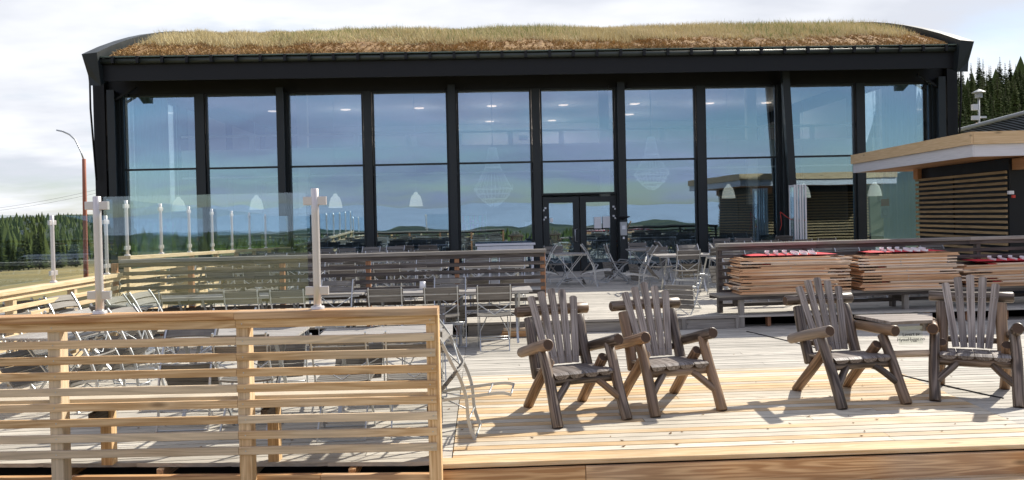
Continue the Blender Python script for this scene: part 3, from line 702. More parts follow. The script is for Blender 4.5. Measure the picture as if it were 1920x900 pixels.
# ------------------------------------------------------------------ the lodge
GY = 22.4                                            # plane of the glazing
mpx = [(223, 300), (380, 300), (534, 300), (692, 300), (850, 300), (1006, 300), (1162, 300), (1313, 300), (1465, 300), (1611, 300), (1753, 300)]
MX = [atY(px, py, GY).x for px, py in mpx]
ZT = 5.32; zt_ = 3.28                                # glass head, transom
lodge = thing('lodge', 'long black glazed lodge with a grass sod roof, facing the deck', 'building', (1.5, GY+8, UZ))
XL, XR = MX[0]-.22, MX[-1]+.2
mc = MB(); mc.box(((XL+XR)/2, GY+8, UZ-.15), (XR-XL, 16.2, .28)); mc.build('floor', 'infloor', lodge)
hdr = MB(); hdr.box(((XL+XR)/2, GY+.02, ZT+.30), (XR-XL+.1, .22, .60)); hdr.build('header_beam', 'black', lodge)
for i in range(10):
    x0, x1 = MX[i]+.13, MX[i+1]-.13; door = i == 5
    w = bpy.data.objects.new('window', None); C.objects.link(w); w.parent = lodge; w.location = Vector(((x0+x1)/2, GY, UZ))-lodge.location
    fr = MB(); bz = 2.34 if door else UZ+.12
    for x in (x0+.02, x1-.02): fr.box((x, GY-.01, (bz+ZT)/2), (.045, .09, ZT-bz))
    for z in (bz+.03, zt_, ZT-.02): fr.box(((x0+x1)/2, GY-.012, z), (x1-x0-.09, .085, .05))
    fr.build('frame', 'frame', w)
    for a, b in ((bz+.055, zt_-.025), (zt_+.025, ZT-.045)):
        MB().box(((x0+x1)/2, GY, (a+b)/2), (x1-x0-.09, .012, b-a)).build('pane', 'facade', w)
    if not door: MB().box(((x0+x1)/2, GY-.01, UZ+.06), (x1-x0, .1, .12)).build('sill', 'frame', w)
    if door:
        for s in (-1, 1):
            cx = (x0+x1)/2+s*(x1-x0)/4; hw = (x1-x0)/2-.03
            dr = MB()
            for sx in (-1, 1): dr.box((cx+sx*(hw/2-.085), GY-.02, (UZ+2.30)/2), (.17, .07, 2.28-UZ))
            dr.box((cx, GY-.02, 2.20), (hw-.34, .07, .16)); dr.box((cx, GY-.02, UZ+.12), (hw-.34, .07, .24))
            dob = dr.build('door', 'frame', lodge)
            dd_ = MB(); dd_.box((cx, GY-.015, (UZ+.24+2.12)/2), (hw-.345, .012, 2.12-UZ-.24)); dd_.build('pane', 'facade', dob)
            if s < 0:
                hx = cx+hw/2-.06; hn = MB(); hn.tube([(hx, GY-.06, 1.02), (hx-.07, GY-.14, 1.04), (hx-.07, GY-.14, 1.36), (hx, GY-.06, 1.38)], .014, 8, (0, 1, 0)); hn.build('handle', 'steel', dob)
            st_ = MB()
            for dz in (1.98, 1.72):
                ex = cx+s*(hw/2-.07); st_.box((ex, GY-.058, dz), (.055, .004, .05)); st_.box((ex+.045*(1 if s > 0 else -1), GY-.058, dz-.06), (.04, .004, .05))
            st_.build('stickers', 'paper', dob)
dx = [MX[i] for i in range(11)]
for i in range(11):
    thick = i % 2 == 0
    cmb = MB(); w = .26 if thick else .20
    if thick:
        cmb.box((MX[i], GY-.10, (UZ+ZT)/2), (.25, .10, ZT-UZ)); cmb.box((MX[i], GY-.27, (UZ+ZT+.1)/2), (.10, .24, ZT+.1-UZ)); cmb.box((MX[i], GY-.40, (UZ+ZT+.1)/2), (.2, .03, ZT+.1-UZ))
        cmb.build('column', 'frame', lodge)
        MB().box((MX[i]+.28, GY-.10, ZT+.01), (.16, .12, .10)).build('corbel', 'black', lodge); MB().box((MX[i]-.24, GY-.10, ZT+.01), (.10, .12, .08)).build('corbel', 'black', lodge)
    else:
        cmb.box((MX[i], GY-.06, (UZ+ZT)/2), (.22, .14, ZT-UZ)); cmb.build('mullion', 'frame', lodge)
# leaning strut in front of the ninth column
MB().beam((MX[8]-.1, GY-.62, ZT+.4), (MX[8]+.19, GY-.50, UZ), .20, .16, (0, 1, 0)).build('strut', 'frame', lodge)
# corner posts, braces, end columns
for s, xx in ((-1, XL-.14), (1, XR+.16)):
    MB().box((xx, GY-.15, (UZ+ZT+.5)/2), (.3, .3, ZT+.5-UZ)).build('corner_post', 'black', lodge)
    MB().beam((xx-s*.42, GY-.30, ZT-.18), (xx-s*1.0, GY-.30, ZT+.18), .05, .09, (0, 1, 0)).build('brace', 'black', lodge)
    MB().tube([(xx+s*.1, GY-.55, ZT+.5), (xx+s*.13, GY-.5, ZT-.4), (xx+s*.05, GY-.45, 3.0)], .025, 6, (0, 1, 0)).build('downpipe', 'black', lodge)
# soffit, eave, fascia
EY = 20.95; EZ = 6.08
def rz(Y): s = (Y-EY); t = 1-s/11.2; return EZ+2.35*(1-t*t)
exl, exr = atY(190, 110, EY).x, atY(1790, 90, EY).x
m = MB(); m.box(((exl+exr)/2, (EY+GY)/2+.1, ZT+.63), (exr-exl, GY-EY+.1, .05)); m.build('soffit', 'black', lodge)
m = MB(); m.box(((exl+exr)/2, EY+.02, EZ-.36), (exr-exl, .05, .50)); m.build('eave_board', 'black', lodge)
m = MB(); m.box(((exl+exr)/2, EY+.35, ZT+.50), (exr-exl-.4, .3, .16)); m.build('eave_beam', 'black', lodge)
for i in range(0, 11, 2): MB().box((MX[i], EY+.5, ZT+.42), (.14, .5, .3)).build('eave_bracket', 'black', lodge)
gt = MB(); pr = [(math.cos(a)*.07, math.sin(a)*.07) for a in np.linspace(0, 2*math.pi, 12, endpoint=False)]
gt.sweep([(exl+.02, EY-.07, EZ-.12), (exr-.02, EY-.07, EZ-.12)], pr, (0, 1, 0), True); go = gt.build('gutter', plain('gutter_metal', (.05, .06, .05), .4, .3), lodge)
x = exl+.35
while x < exr-.1: MB().box((x, EY-.10, EZ-.10), (.07, .17, .17)).build('gutter_bracket', 'black', go); x += .62
m = MB(); m.beam((exl+.02, EY-.06, EZ-.01), (exr-.02, EY-.06, EZ-.01), .14, .03); m.build('eave_trim', plain('eave_green_metal', (.13, .17, .13), .5, .2), lodge)
# curved roof (sod)
random.seed(33)
NX, NY = 300, 64; vs, fs = [], []
for j in range(NY+1):
    Y = EY+.02+(22.4*j/NY)
    for i in range(NX+1):
        X = exl+.16+(exr-exl-.32)*i/NX
        Z = rz(Y) + .02 + (random.uniform(0, .05) if j > 0 else 0)
        if j == 0: Z -= .0
        vs.append((X, Y+random.uniform(-.02, .02), Z))
for j in range(NY):
    for i in range(NX): a = j*(NX+1)+i; fs.append((a, a+1, a+NX+2, a+NX+1))
m = MB(); m.add(vs, fs, [(0, 0, 0)]*len(vs), .5, True); m.build('sod_roof', 'sod', lodge)
m = MB()
vs, fs = [], []
for j in range(25):
    Y = EY+.02+(22.4*j/24)
    for X in (exl+.1, exr-.1):
        for dz in (-.03, -.30): vs.append((X, Y, rz(Y)+dz))
for j in range(24):
    a = j*4; b = a+4; fs += [(a, a+2, b+2, b), (a+1, b+1, b+3, a+3), (a, b, b+1, a+1), (a+2, a+3, b+3, b+2)]
fs += [(0, 1, 3, 2), (96, 98, 99, 97)]
m.add(vs, fs, [(0, 0, 0)]*len(vs), .5); m.build('roof_deck', 'black', lodge)
# moss lumps on the lower strip and tall dry grass above
def blades(n, x0, x1, y0f, y1f, hmin, hmax, wd, mat, name, lean=.35, dens=None, sd=1):
    rng = np.random.default_rng(sd); X = rng.uniform(x0, x1, n); u = rng.uniform(0, 1, n)
    edge = np.array([y0f(x) for x in X]); Y = edge+(y1f-edge)*u
    if dens is not None:
        k = rng.uniform(0, 1, n) < dens(X, Y); X, Y = X[k], Y[k]; n = len(X)
    t = 1-(Y-EY)/11.2; Z = EZ+2.35*(1-t*t)+.03
    clump = .75+.5*np.sin(X*2.1+np.sin(Y*3)*2)*np.sin(Y*2.7+X*.6)
    clump2 = np.clip(.5+.5*np.sin(X*.9+2*np.sin(X*.31)+Y*.7)+.35*np.sin(X*5.3+Y*2.1), 0, 1.3); hh = rng.uniform(hmin, hmax, n)*(.35+.3*clump+.5*clump2); a = rng.uniform(0, 2*np.pi, n); w = wd*rng.uniform(.6, 1.4, n)
    lx, ly = rng.normal(0, lean, n)*hh-.12*hh, rng.normal(0, lean, n)*hh-.1*hh
    V = np.empty((n, 3, 3), 'f'); V[:, 0] = np.c_[X-np.cos(a)*w, Y-np.sin(a)*w, Z]; V[:, 1] = np.c_[X+np.cos(a)*w, Y+np.sin(a)*w, Z]; V[:, 2] = np.c_[X+lx, Y+ly, Z+hh]
    me = bpy.data.meshes.new(name); me.vertices.add(n*3); me.vertices.foreach_set('co', (V-np.array(lodge.location, 'f')).ravel().astype('f'))
    me.loops.add(n*3); me.loops.foreach_set('vertex_index', np.arange(n*3, dtype='i')); me.polygons.add(n); me.polygons.foreach_set('loop_start', np.arange(0, n*3, 3, dtype='i')); me.update(calc_edges=True)
    rn = np.repeat(np.clip(rng.uniform(0, 1, n)*.55+.25*clump+.3*np.sin(X*1.7+Y)*np.sin(X*.4), 0, 1), 3); at_ = me.attributes.new('rnd', 'FLOAT', 'POINT'); at_.data.foreach_set('value', rn.astype('f'))
    me.materials.append(MT[mat]); o = bpy.data.objects.new(name, me); C.objects.link(o); o.parent = lodge; o['kind'] = 'stuff'; return o
def edge(x): return EY+1.05+.28*math.sin(x*1.3)+.16*math.sin(x*4.1+1)+.1*math.sin(x*9)+(.9 if x < exl+.9 else 0)*0
blades(120000, exl+.35, exr-.35, edge, EY+9, .06, .25, .010, 'grass', 'roof_grass', sd=1)
blades(26000, exl+.35, exr-.35, lambda x: edge(x)+.5, EY+8.5, .12, .30, .012, 'greengrass', 'green_grass_patches', dens=lambda X, Y: np.clip(.15+.9*np.sin(X*.7+1)*np.sin(X*.23+.5), 0, 1), sd=2)
blades(26000, exl+.2, exr-.2, lambda x: EY+.05, EY+1.7, .02, .07, .022, leafmat('brown_moss_tufts', (.22, .115, .04), (.58, .42, .19)), 'moss_tufts', lean=.8, sd=3) if False else None
MT['moss'] = leafmat('brown_moss_tufts', (.20, .10, .035), (.60, .42, .20))
blades(42000, exl+.2, exr-.2, lambda x: EY+.03, EY+1.8, .02, .075, .020, 'moss', 'moss_tufts', lean=.8, sd=3)
# curved bargeboards at both ends
for s, x in ((-1, exl), (1, exr)):
    bb = MB(); n = 26; vs, fs = [], []
    xo = x+s*.36
    for j in range(n):
        Y = EY-.28+(22.6*j/(n-1)); zc = rz(max(Y, EY))-(EY-Y)*.45*(Y < EY)
        for X, dz in ((x-s*.02, .20), (xo, .16), (xo-s*.10, -.36), (xo-s*.12, -.62), (x-s*.05, -.62)):
            vs.append((X, Y + (.10 if dz < -.3 else 0), zc+dz))
    for j in range(n-1):
        for k in range(5):
            a, b = j*5+k, j*5+(k+1) % 5; f = (a, b, b+5, a+5); fs.append(f if s < 0 else f[::-1])
    fs += [tuple(range(5)), tuple((n-1)*5+k for k in range(5))]
    bb.add(vs, fs, [(0, 0, 0)]*len(vs), .5)
    bb.build('bargeboard', 'frame', lodge)
# shell: side walls with unseen windows added to admit daylight, back wall, ceiling
for xx in (XL-.1, XR+.1):
    m = MB()
    for y in (GY+.6, GY+5.5, GY+10.5, GY+15.6): m.box((xx, y, 3.2), (.2, .8, 6.2))
    m.box((xx, GY+8, 6.15), (.22, 16, .8)); m.box((xx, GY+8, .5), (.22, 16, .7)); m.build('side_wall', 'black', lodge)
    MB().box((xx, GY+10.5, 3.3), (.18, 9.2, 5.4)).build('side_wall_panel', 'inwall', lodge)
    for y in (GY+3.05,): MB().box((xx, y, 3.3), (.02, 4.2, 5.0)).build('daylight_pane', 'railglass', lodge)
m = MB(); m.box(((XL+XR)/2, GY+16, 3.3), (XR-XL, .2, 6.6)); m.build('back_wall', 'inwall', lodge)
m = MB(); m.box(((XL+XR)/2, GY+8, 6.22), (XR-XL-.3, 15.8, .06)); m.build('ceiling', 'inwall', lodge)
m = MB(); m.box(((XL+XR)/2, GY+1.7, 5.86), (XR-XL-.3, .05, .10)); m.build('ceiling_trim', 'white', lodge)
# mezzanine
MY = 27.2
m = MB(); m.box(((XL+XR)/2, (MY+GY+15.8)/2, 3.72), (XR-XL-.4, GY+15.8-MY, .3)); m.build('mezzanine', 'inwall', lodge)
m = MB(); m.box(((XL+XR)/2, MY-.05, 3.90), (XR-XL-.4, .1, .62)); m.build('mezzanine_front', 'beige', lodge)
m = MB(); m.box(((XL+XR)/2, MY-.12, 3.28), (XR-XL-.4, .05, .05)); m.build('light_rail', 'white', lodge)
bal = MB(); bal.box(((XL+XR)/2, MY-.06, 4.66), (XR-XL-.4, .07, .07)); x = XL+.8
bob = bal.build('balustrade', 'beige', lodge)
while x < XR-.5: MB().box((x, MY-.06, 4.41), (.17, .06, .42)).build('baluster', 'beige', bob); x += 1.73
for px in (238, 568, 1132, 1408, 1655): q = atY(px, 250, MY+.3); MB().box((q.x, MY+.3, 4.1), (.34, .25, 4.2)).build('interior_column', 'beige', lodge)
for px, py in ((512, 209), (648, 206), (786, 203), (922, 199), (1056, 197), (1190, 195), (1330, 194), (1437, 193), (1572, 191), (918, 228), (1035, 226), (1180, 215)):
    dd = ray(px, py); k = (6.17-H)/dd.z; q = CAM+dd*k
    if GY+1 < q.y < GY+15:
        if px < 600 or px > 1500: LB().log((0, 0, 0), (0, 0, .02), .20, .20, 16, .002).build('ceiling_spot', 'lamp', lodge).location = Vector((q.x, q.y, 6.165))-lodge.location; continue
        pl_ = bpy.data.lights.new('spot_glow', 'POINT'); pl_.energy = 34; pl_.color = (1, .86, .74); pl_.shadow_soft_size = .008; po = bpy.data.objects.new('spot_glow', pl_); C.objects.link(po); po.location = (q.x, q.y, 5.2)
        LB().log((0, 0, 0), (0, 0, .02), .20, .20, 16, .002).build('ceiling_spot', 'lamp', lodge).location = Vector((q.x, q.y, 6.165))-lodge.location
m = MB(); m.box((XL+6.2, GY+15.8, 5.2), (1.9, .06, 1.0)); m.build('inner_window', 'grey', lodge)
# curtains
def curtain(x0, x1, label):
    o = thing('curtain', label, 'curtain', ((x0+x1)/2, GY+.5, UZ), 0, 'pale curtains behind the glass front')
    m = MB(); n = 60; vs, fs = [], []
    for i in range(n+1):
        t = i/n; x = x0+(x1-x0)*t; y = GY+.5+.07*math.sin(t*34)+.03*math.sin(t*71+1)
        vs += [(x, y, UZ+.05), (x, y+.02, 2.6), (x, y, 5.7)]
    for i in range(n): fs += [(i*3+k, i*3+3+k, i*3+4+k, i*3+1+k) for k in range(2)]
    m.add(vs, fs, [(0, 0, 0)]*len(vs), .5, True); m.build('cloth', 'curtain', o)
    MB().tube([(x0-.1, GY+.5, 5.74), (x1+.1, GY+.5, 5.74)], .02, 8, (0, 0, 1)).build('rod', 'steel', o)
curtain(MX[0]+.2, MX[0]+1.15, 'pale blue curtain drawn to the left end of the glass front')
curtain(MX[10]-1.25, MX[10]-.2, 'pale blue curtain hanging at the right end of the glass front')

# pendant lamps inside
def pendant(px, py, dist_in, label):
    q = atY(px, py, GY+dist_in)
    o = thing('pendant_lamp', label, 'lamp', (q.x, q.y, q.z), 0, 'bell shaped pendant lamps behind the glass'); o.scale = (.76, .76, .76)
    LB().lathe((0, 0, 0), [(.265, -.22), (.26, -.20), (.225, .0), (.17, .17), (.085, .25), (.075, .30), (.03, .33)], 24).build('shade', 'cream', o)
    LB().tube([(0, 0, .3), (0, 0, (6.1-q.z)/.76)], .008, 5).build('cord', 'steel', o)
    LB().tube([(.07, 0, .26), (.06, 0, .36), (0, 0, .42), (-.06, 0, .36), (-.07, 0, .26)], .008, 5, (0, 1, 0)).build('bracket', 'steel', o)
wh = ['far left bay', 'second bay from the left', 'third bay from the left', 'fourth bay from the left', 'bay over the reflected kiosk roof', 'bay behind the folded glass screen', 'bay beside the kiosk wall']
for (px, py), w_ in zip(((335, 385), (481, 382), (629, 379), (780, 376), (1366, 361), (1507, 360), (1640, 357)), wh):
    pendant(px, py, 1.1, 'cream bell pendant lamp hanging in the %s' % w_)
def chandelier(px, py, din, s, label):
    q = atY(px, py, GY+din); o = thing('chandelier', label, 'chandelier', (q.x, q.y, q.z), 0, 'crystal chandeliers behind the glass'); random.seed(3)
    c = LB()
    for k in range(26):
        a = k*6.283/26; p = [(math.cos(a)*.10*s, math.sin(a)*.10*s, 1.05*s), (math.cos(a)*.2*s, math.sin(a)*.2*s, .55*s), (math.cos(a)*.48*s, math.sin(a)*.48*s, .0)]
        c.tube(p, .004, 4)
        c.tube([(math.cos(a)*.48*s, math.sin(a)*.48*s, 0), (math.cos(a)*.34*s, math.sin(a)*.34*s, -.25*s), (math.cos(a)*.1*s, math.sin(a)*.1*s, -.45*s)], .005, 4)
    for r_, z_ in ((.5, 0), (.42, -.13), (.33, -.26), (.2, -.37), (.1, 1.05), (.2, .55)):
        c.tube([(math.cos(a)*r_*s, math.sin(a)*r_*s, z_*s) for a in np.linspace(0, 6.2832, 25)], .011, 5, (0, 0, 1))
    c.build('crystal_strings', 'crystal', o)
    d_ = LB()
    for k in range(240):
        a = random.random()*6.283; z_ = random.uniform(-.45, .12); r_ = (.5 if z_ > 0 else .5*(1-(z_/-.5)**1.6)); p = Vector((math.cos(a)*r_*s, math.sin(a)*r_*s, z_*s))
        d_.log(p, p+Vector((0, 0, -.035)), .013, .004, 5, .001)
    d_.build('crystal_drops', 'crystal', o)
    LB().tube([(0, 0, 1.05*s), (0, 0, 6.15-q.z)], .012, 6).build('chain', 'steel', o)
chandelier(1222, 326, 1.6, 1.05, 'sparkling crystal chandelier seen through the bay right of the doors')
chandelier(925, 354, 3.4, 1.25, 'larger faint crystal chandelier deeper inside, left of the doors')
# snowflakes
for k, (px, py) in enumerate(((1655, 190), (1643, 201), (1660, 203), (1652, 207), (1641, 213), (1659, 217))):
    q = atY(px, py, GY+.08); o = LB()
    for a in range(6):
        c_, s_ = math.cos(a*math.pi/3+k), math.sin(a*math.pi/3+k); o.beam((0, 0, 0), (c_*.075, 0, s_*.075), .008, .014, (0, 1, 0)); o.beam((c_*.05-s_*.02, 0, s_*.05+c_*.02), (c_*.05+s_*.02, 0, s_*.05-c_*.02), .008, .010, (0, 1, 0))
    oo = o.build('snowflake', 'white'); oo.location = q
    tag(oo, ['topmost white snowflake ornament behind the right upper pane', 'white snowflake ornament just below left of the topmost', 'rightmost white snowflake ornament of the cluster', 'white snowflake ornament in the middle of the cluster', 'lower left white snowflake ornament of the cluster', 'lowest white snowflake ornament of the cluster'][k], 'ornament', 'snowflake ornaments')
# papers, notices, bookshelf, posters
def sheet(px0, py0, px1, py1, Y, label, mat='paper', cat='notice', name='notice', th=.004, group=None):
    a, b = atY(px0, py0, Y), atY(px1, py1, Y); c = (a+b)/2
    return tag(MB().box(c, (abs(b.x-a.x), th, abs(a.z-b.z))).build(name, mat, None, c), label, cat, group)
sheet(1114, 407, 1128, 428, GY-.07, 'left sheet of paper taped inside the right door'); sheet(1130, 406, 1144, 427, GY-.07, 'right sheet of paper taped inside the right door')
sheet(1031, 409, 1037, 417, GY-.07, 'tiny blue white sticker on the left door glass', cat='sticker', name='sticker')
sheet(984, 416, 999, 426, GY+.03, 'small white paper at the lower right of the pane left of the doors'); sheet(973, 254, 990, 263, GY+2.5, 'white plate hanging high behind the pane left of the doors', cat='sign', name='sign')
sh = thing('bookshelf', 'bookshelf with coloured spines inside, left of the doors', 'shelf', atY(888, 420, GY+4))
m = MB(); q = atY(888, 418, GY+4)
for dz in (-.28, 0, .28): m.box((q.x, q.y, q.z+dz), (.85, .25, .03))
for dx_ in (-.43, .43): m.box((q.x+dx_, q.y, q.z-.4), (.03, .25, 1.6))
m.build('case', 'grey', sh)
for dz in (-.15, .13): MB().box((q.x, q.y, q.z+dz), (.82, .18, .22)).build('books', 'books', sh)
ps = thing('poster', 'white poster with a red top and a dark ring, inside beside the kiosk wall', 'poster', atY(1660, 388, GY+.1))
a = atY(1651, 372, GY+.1); b = atY(1668, 408, GY+.1); c = (a+b)/2
MB().box(c, (b.x-a.x, .006, a.z-b.z)).build('sheet', 'paper', ps)
MB().box((c.x, c.y-.006, a.z-.12), (b.x-a.x-.02, .004, .2)).build('red_panel', 'redpaint', ps)
MB().tube([(c.x+.08*math.cos(t), c.y-.008, c.z-.12+.1*math.sin(t)) for t in np.linspace(0, 6.28, 17)], .012, 5, (0, 1, 0)).build('ring', 'grey', ps)

# ------------------------------------------------------------------ kiosk on the right
kz0, kz1 = 2.50, 3.02
KC = at(1820, 247, 3.02); KF = at(1595, 291, 3.02)                    # near and far corner of the roof edge
kd = (KF-KC); kd.z = 0; KL = kd.length; kd.normalize(); kn = Vector((kd.y, -kd.x, 0))     # along the side, and to the right
if kn.x < 0: kn = -kn
kiosk = thing('kiosk', 'flat roofed black kiosk with slatted side wall and pine fascia at the right', 'building', (KC.x+1.5, KC.y+2, UZ))
RW = 5.6
def kp(u, v, z): q = KC+kd*u+kn*v; return Vector((q.x, q.y, z))       # u back along the side, v to the right
zs = at(1820, 293, 0)  # unused guard
# fascia: pine board over a white board (both sides of the roof)
def kb(name, a, b, z, w, h, mat): MB().beam(Vector((a.x, a.y, z)), Vector((b.x, b.y, z)), w, h).build(name, mat, kiosk)
kb('fascia_board', kp(-.0, .02, 0), kp(KL, .02, 0), 2.915, .04, .21, 'fascia'); kb('fascia_board', kp(.02, .045, 0), kp(.02, RW, 0), 2.915, .04, .21, 'fascia')
kb('fascia_board', kp(KL-.02, .045, 0), kp(KL-.02, RW, 0), 2.915, .04, .21, 'fascia')
kb('white_board', kp(.03, .06, 0), kp(KL-.03, .06, 0), 2.705, .04, .205, 'whitewood'); kb('white_board', kp(.06, .085, 0), kp(.06, RW, 0), 2.705, .04, .205, 'whitewood')
kb('white_board', kp(KL-.06, .085, 0), kp(KL-.06, RW, 0), 2.705, .04, .205, 'whitewood')
def kprism(u0_, u1_, v0_, v1_, z0, z1, name, mat):
    m = MB(); m.prism([xy(kp(u0_, v0_, 0)), xy(kp(u1_, v0_, 0)), xy(kp(u1_, v1_, 0)), xy(kp(u0_, v1_, 0))], z0, z1, rnd=.4)
    # face orientation is irrelevant for opaque solids
    return m.build(name, mat, kiosk)
kprism(.09, KL-.09, .09, RW, 2.63, 3.0, 'roof_deck', 'black')
sf = MB()
for k in range(int((RW-.1)/.14)):
    v = .11+k*.14; sf.beam(kp(.10, v+.065, 2.62), kp(KL-.10, v+.065, 2.62), .13, .016)
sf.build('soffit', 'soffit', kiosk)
WV, WU0 = 1.02, .70; WU1 = KL-1.15
kprism(WU0, WU1, WV, RW-.3, UZ, 2.60, 'wall', 'black')
slz = []
z = UZ+.10
nb = 0
while z < 2.36:
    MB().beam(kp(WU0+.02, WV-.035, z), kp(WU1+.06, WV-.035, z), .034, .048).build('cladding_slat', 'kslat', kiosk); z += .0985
for u in (WU0+1.9,): MB().beam(kp(u, WV-.012, UZ+.05), kp(u, WV-.012, 2.4), .02, .04, (0, 1, 0)).build('batten', 'black', kiosk)
sl_ = MB()
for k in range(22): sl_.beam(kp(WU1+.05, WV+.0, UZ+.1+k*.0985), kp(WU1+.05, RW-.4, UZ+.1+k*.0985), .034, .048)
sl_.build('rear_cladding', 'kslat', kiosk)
m = MB(); m.beam(kp(WU1-.06, WV-.10, 2.49), kp(WU1+.02, WV+.6, 2.49), .16, .22); m.build('rafter_end', 'soffit', kiosk)
m = MB(); m.beam(kp(.25, WV+.12, 2.49), kp(WU0-.01, WV+.12, 2.49), .14, .20); m.build('rafter_end', 'soffit', kiosk)
bx = atY(1895, 361, kp(WU0, WV+.3, 0).y-.04)
m = MB(); m.box(bx, (.09, .05, .06)); m.build('socket_box', 'white', kiosk)
m = MB(); m.box((bx.x+.03, bx.y-.03, bx.z-.07), (.045, .04, .05)); m.build('red_plug', 'redpaint', kiosk)
MB().tube([(bx.x, bx.y, bx.z+.03), (bx.x-.01, bx.y, bx.z+.5)], .006, 5, (1, 0, 0)).build('conduit', 'cable', kiosk)
q = at(1778, 258, 3.04)
# second kiosk: metal standing seam roof behind
mr = thing('metal_roofed_hall', 'low hall with a dark standing seam metal roof behind the kiosk', 'building', (17, 21, UZ))
a0 = atd(1790, 246, 27); a1 = atd(1985, 196, 24.5)
vs, n = [], 16; base = MB(); seams = MB()
L0, L1_ = atd(1797, 247, 27), atd(2130, 160, 22); hz_ = L1_
for k in range(40):
    t = k/40; p = L0.lerp(L1_, t); q2 = p+Vector((2.6+1.2*t, -4.2, -1.15-.9*t)) 
dirr = (L1_-L0)
R0, R1 = L0, L1_
E0, E1 = R0+Vector((1.2, -3.0, -1.7)), R1+Vector((2.0, -4.4, -3.6))
nn = 8
def rp(s, t):
    a = R0.lerp(R1, s); b = E0.lerp(E1, s); q = a.lerp(b, t); q.z += .28*math.sin(t*math.pi*.9)*(a.z-b.z)*.6; return q
vs = [rp(i/30, j/nn) for i in range(31) for j in range(nn+1)]; fs = [(i*(nn+1)+j, (i+1)*(nn+1)+j, (i+1)*(nn+1)+j+1, i*(nn+1)+j+1) for i in range(30) for j in range(nn)]
vs += [v-Vector((0, 0, .12)) for v in vs]; N_ = 31*(nn+1); fs += [tuple(k+N_ for k in f[::-1]) for f in fs[:]]
base.add(vs, fs, [(0, 0, 0)]*len(vs), .5, True); ro = base.build('roof', 'roofmetal', mr)
for i in range(0, 31): seams.sweep([rp(i/30, j/nn)+Vector((0, 0, .02)) for j in range(nn+1)], [(-.012, -.02), (.012, -.02), (.012, .03), (-.012, .03)], (1, 0, 0))
seams.build('seams', 'frame', ro)
MB().tube([rp(i/10, 0)+Vector((0, 0, .05)) for i in range(11)], .07, 8, (0, 0, 1)).build('ridge_cap', 'grey', ro)
mm = MB(); mm.box(((R0.x+R1.x)/2+1.2, (R0.y+R1.y)/2-1.3, 1.4), (9, 2.4, 2.4)); mm.build('wall', 'black', mr)

# weather mast and small mast behind
q = atd(1836, 238, 30); wm = thing('lamp_mast', 'slim grey mast with a lantern top and small instruments above the kiosk roof', 'mast', (q.x, q.y, UZ))
topz = atd(1834, 170, 30).z
MB().tube([(q.x, q.y, UZ), (q.x, q.y, topz-.12)], .035, 8).build('pole', 'steel', wm)
MB().lathe((q.x, q.y, topz), [(.0, .06), (.02, .05), (.24, -.06), (.24, -.085), (.13, -.09), (.13, -.27), (.0, -.28)], 8, False).build('lantern', 'grey', wm)
for c_, z_ in (((q.x-.14, q.y, topz-1.02), (.28, .1, .16)), ((q.x+.17, q.y, topz-1.0), (.2, .08, .07)), ((q.x-.16, q.y, topz-.62), (.2, .15, .22))): MB().box(c_, z_).build('instrument', 'white', wm)
MB().tube([(q.x-.08, q.y, topz-1.2), (q.x-.65, q.y, topz-2.0)], .02, 6, (0, 1, 0)).build('stay', 'redwood', wm)
q = atd(1774, 250, 32); z1_ = atd(1774, 224, 32).z
sm_ = thing('thin_mast', 'short thin mast rising behind the left slope of the kiosk roof', 'mast', (q.x, q.y, UZ)); MB().tube([(q.x, q.y, UZ), (q.x, q.y, z1_)], .03, 6).build('pole', 'steel', sm_); MB().lathe((q.x, q.y, z1_), [(0, .05), (.06, .03), (.06, -.08), (0, -.1)], 8).build('head', 'grey', sm_)

# street lamp and wires on the left
q = atd(158.5, 430, 45); ql = thing('street_lamp', 'rusty red street lamp pole with a thin curved arm left of the lodge', 'street lamp', (q.x, q.y, gh(q.x, q.y)))
pt = atd(157.5, 298, 45)
MB().log((q.x, q.y, gh(q.x, q.y)), (pt.x, pt.y, pt.z), .13, .10, 12).build('pole', 'polewood', ql)
arm = [atd(*p, 45) for p in ((157, 300), (152, 285), (145, 270), (140, 261), (130, 252), (118, 246.5), (108, 244.5))]
MB().tube(arm, .045, 8, (0, 1, 0)).build('arm', 'steel', ql)
a, b = arm[-2], arm[-1]; MB().beam(a, b+(b-a)*.15, .14, .08).build('lamp_head', 'steel', ql)
for (p0, p1, zz_) in (((-60, 397), (330, 314), 'upper'), ((-60, 401), (330, 322), 'lower')):
    a, b = atd(*p0, 60), atd(*p1, 60); m = MB(); m.tube([a.lerp(b, t)-Vector((0, 0, 1.2*4*t*(1-t)*.35)) for t in np.linspace(0, 1, 14)], .008, 4, (0, 0, 1))
    tag(m.build('power_line', 'cable', None, a), '%s of the two thin wires sagging in front of the sky on the left' % zz_, 'wire')

# ------------------------------------------------------------------ log armchairs
def round_top(m, p0, p1, w, th, up_, n=5, rnd=None):
    """board with a rounded top end, from p0 (bottom) to p1 (top); up_ is its facing normal"""
    p0, p1 = Vector(p0), Vector(p1); d = (p1-p0); L = d.length; d.normalize(); nn_ = Vector(up_); nn_ = (nn_-d*nn_.dot(d)).normalized(); sd = d.cross(nn_)
    out = [(-w/2*.88, 0), (w/2*.88, 0)]
    for i in range(n+1):
        a = math.pi*i/n; out.append((math.cos(a)*w/2, L-w*.22+math.sin(a)*w*.22))
    vs, wc = [], []
    for k in (-th/2, th/2):
        for a, b in out: vs.append(p0+sd*a+d*b+nn_*k); wc.append((b, a, k))
    N = len(out); fs = [tuple(range(N-1, -1, -1)), tuple(range(N, 2*N))]+[(i, (i+1) % N, N+(i+1) % N, N+i) for i in range(N)]
    m.add(vs, fs, wc, rnd)
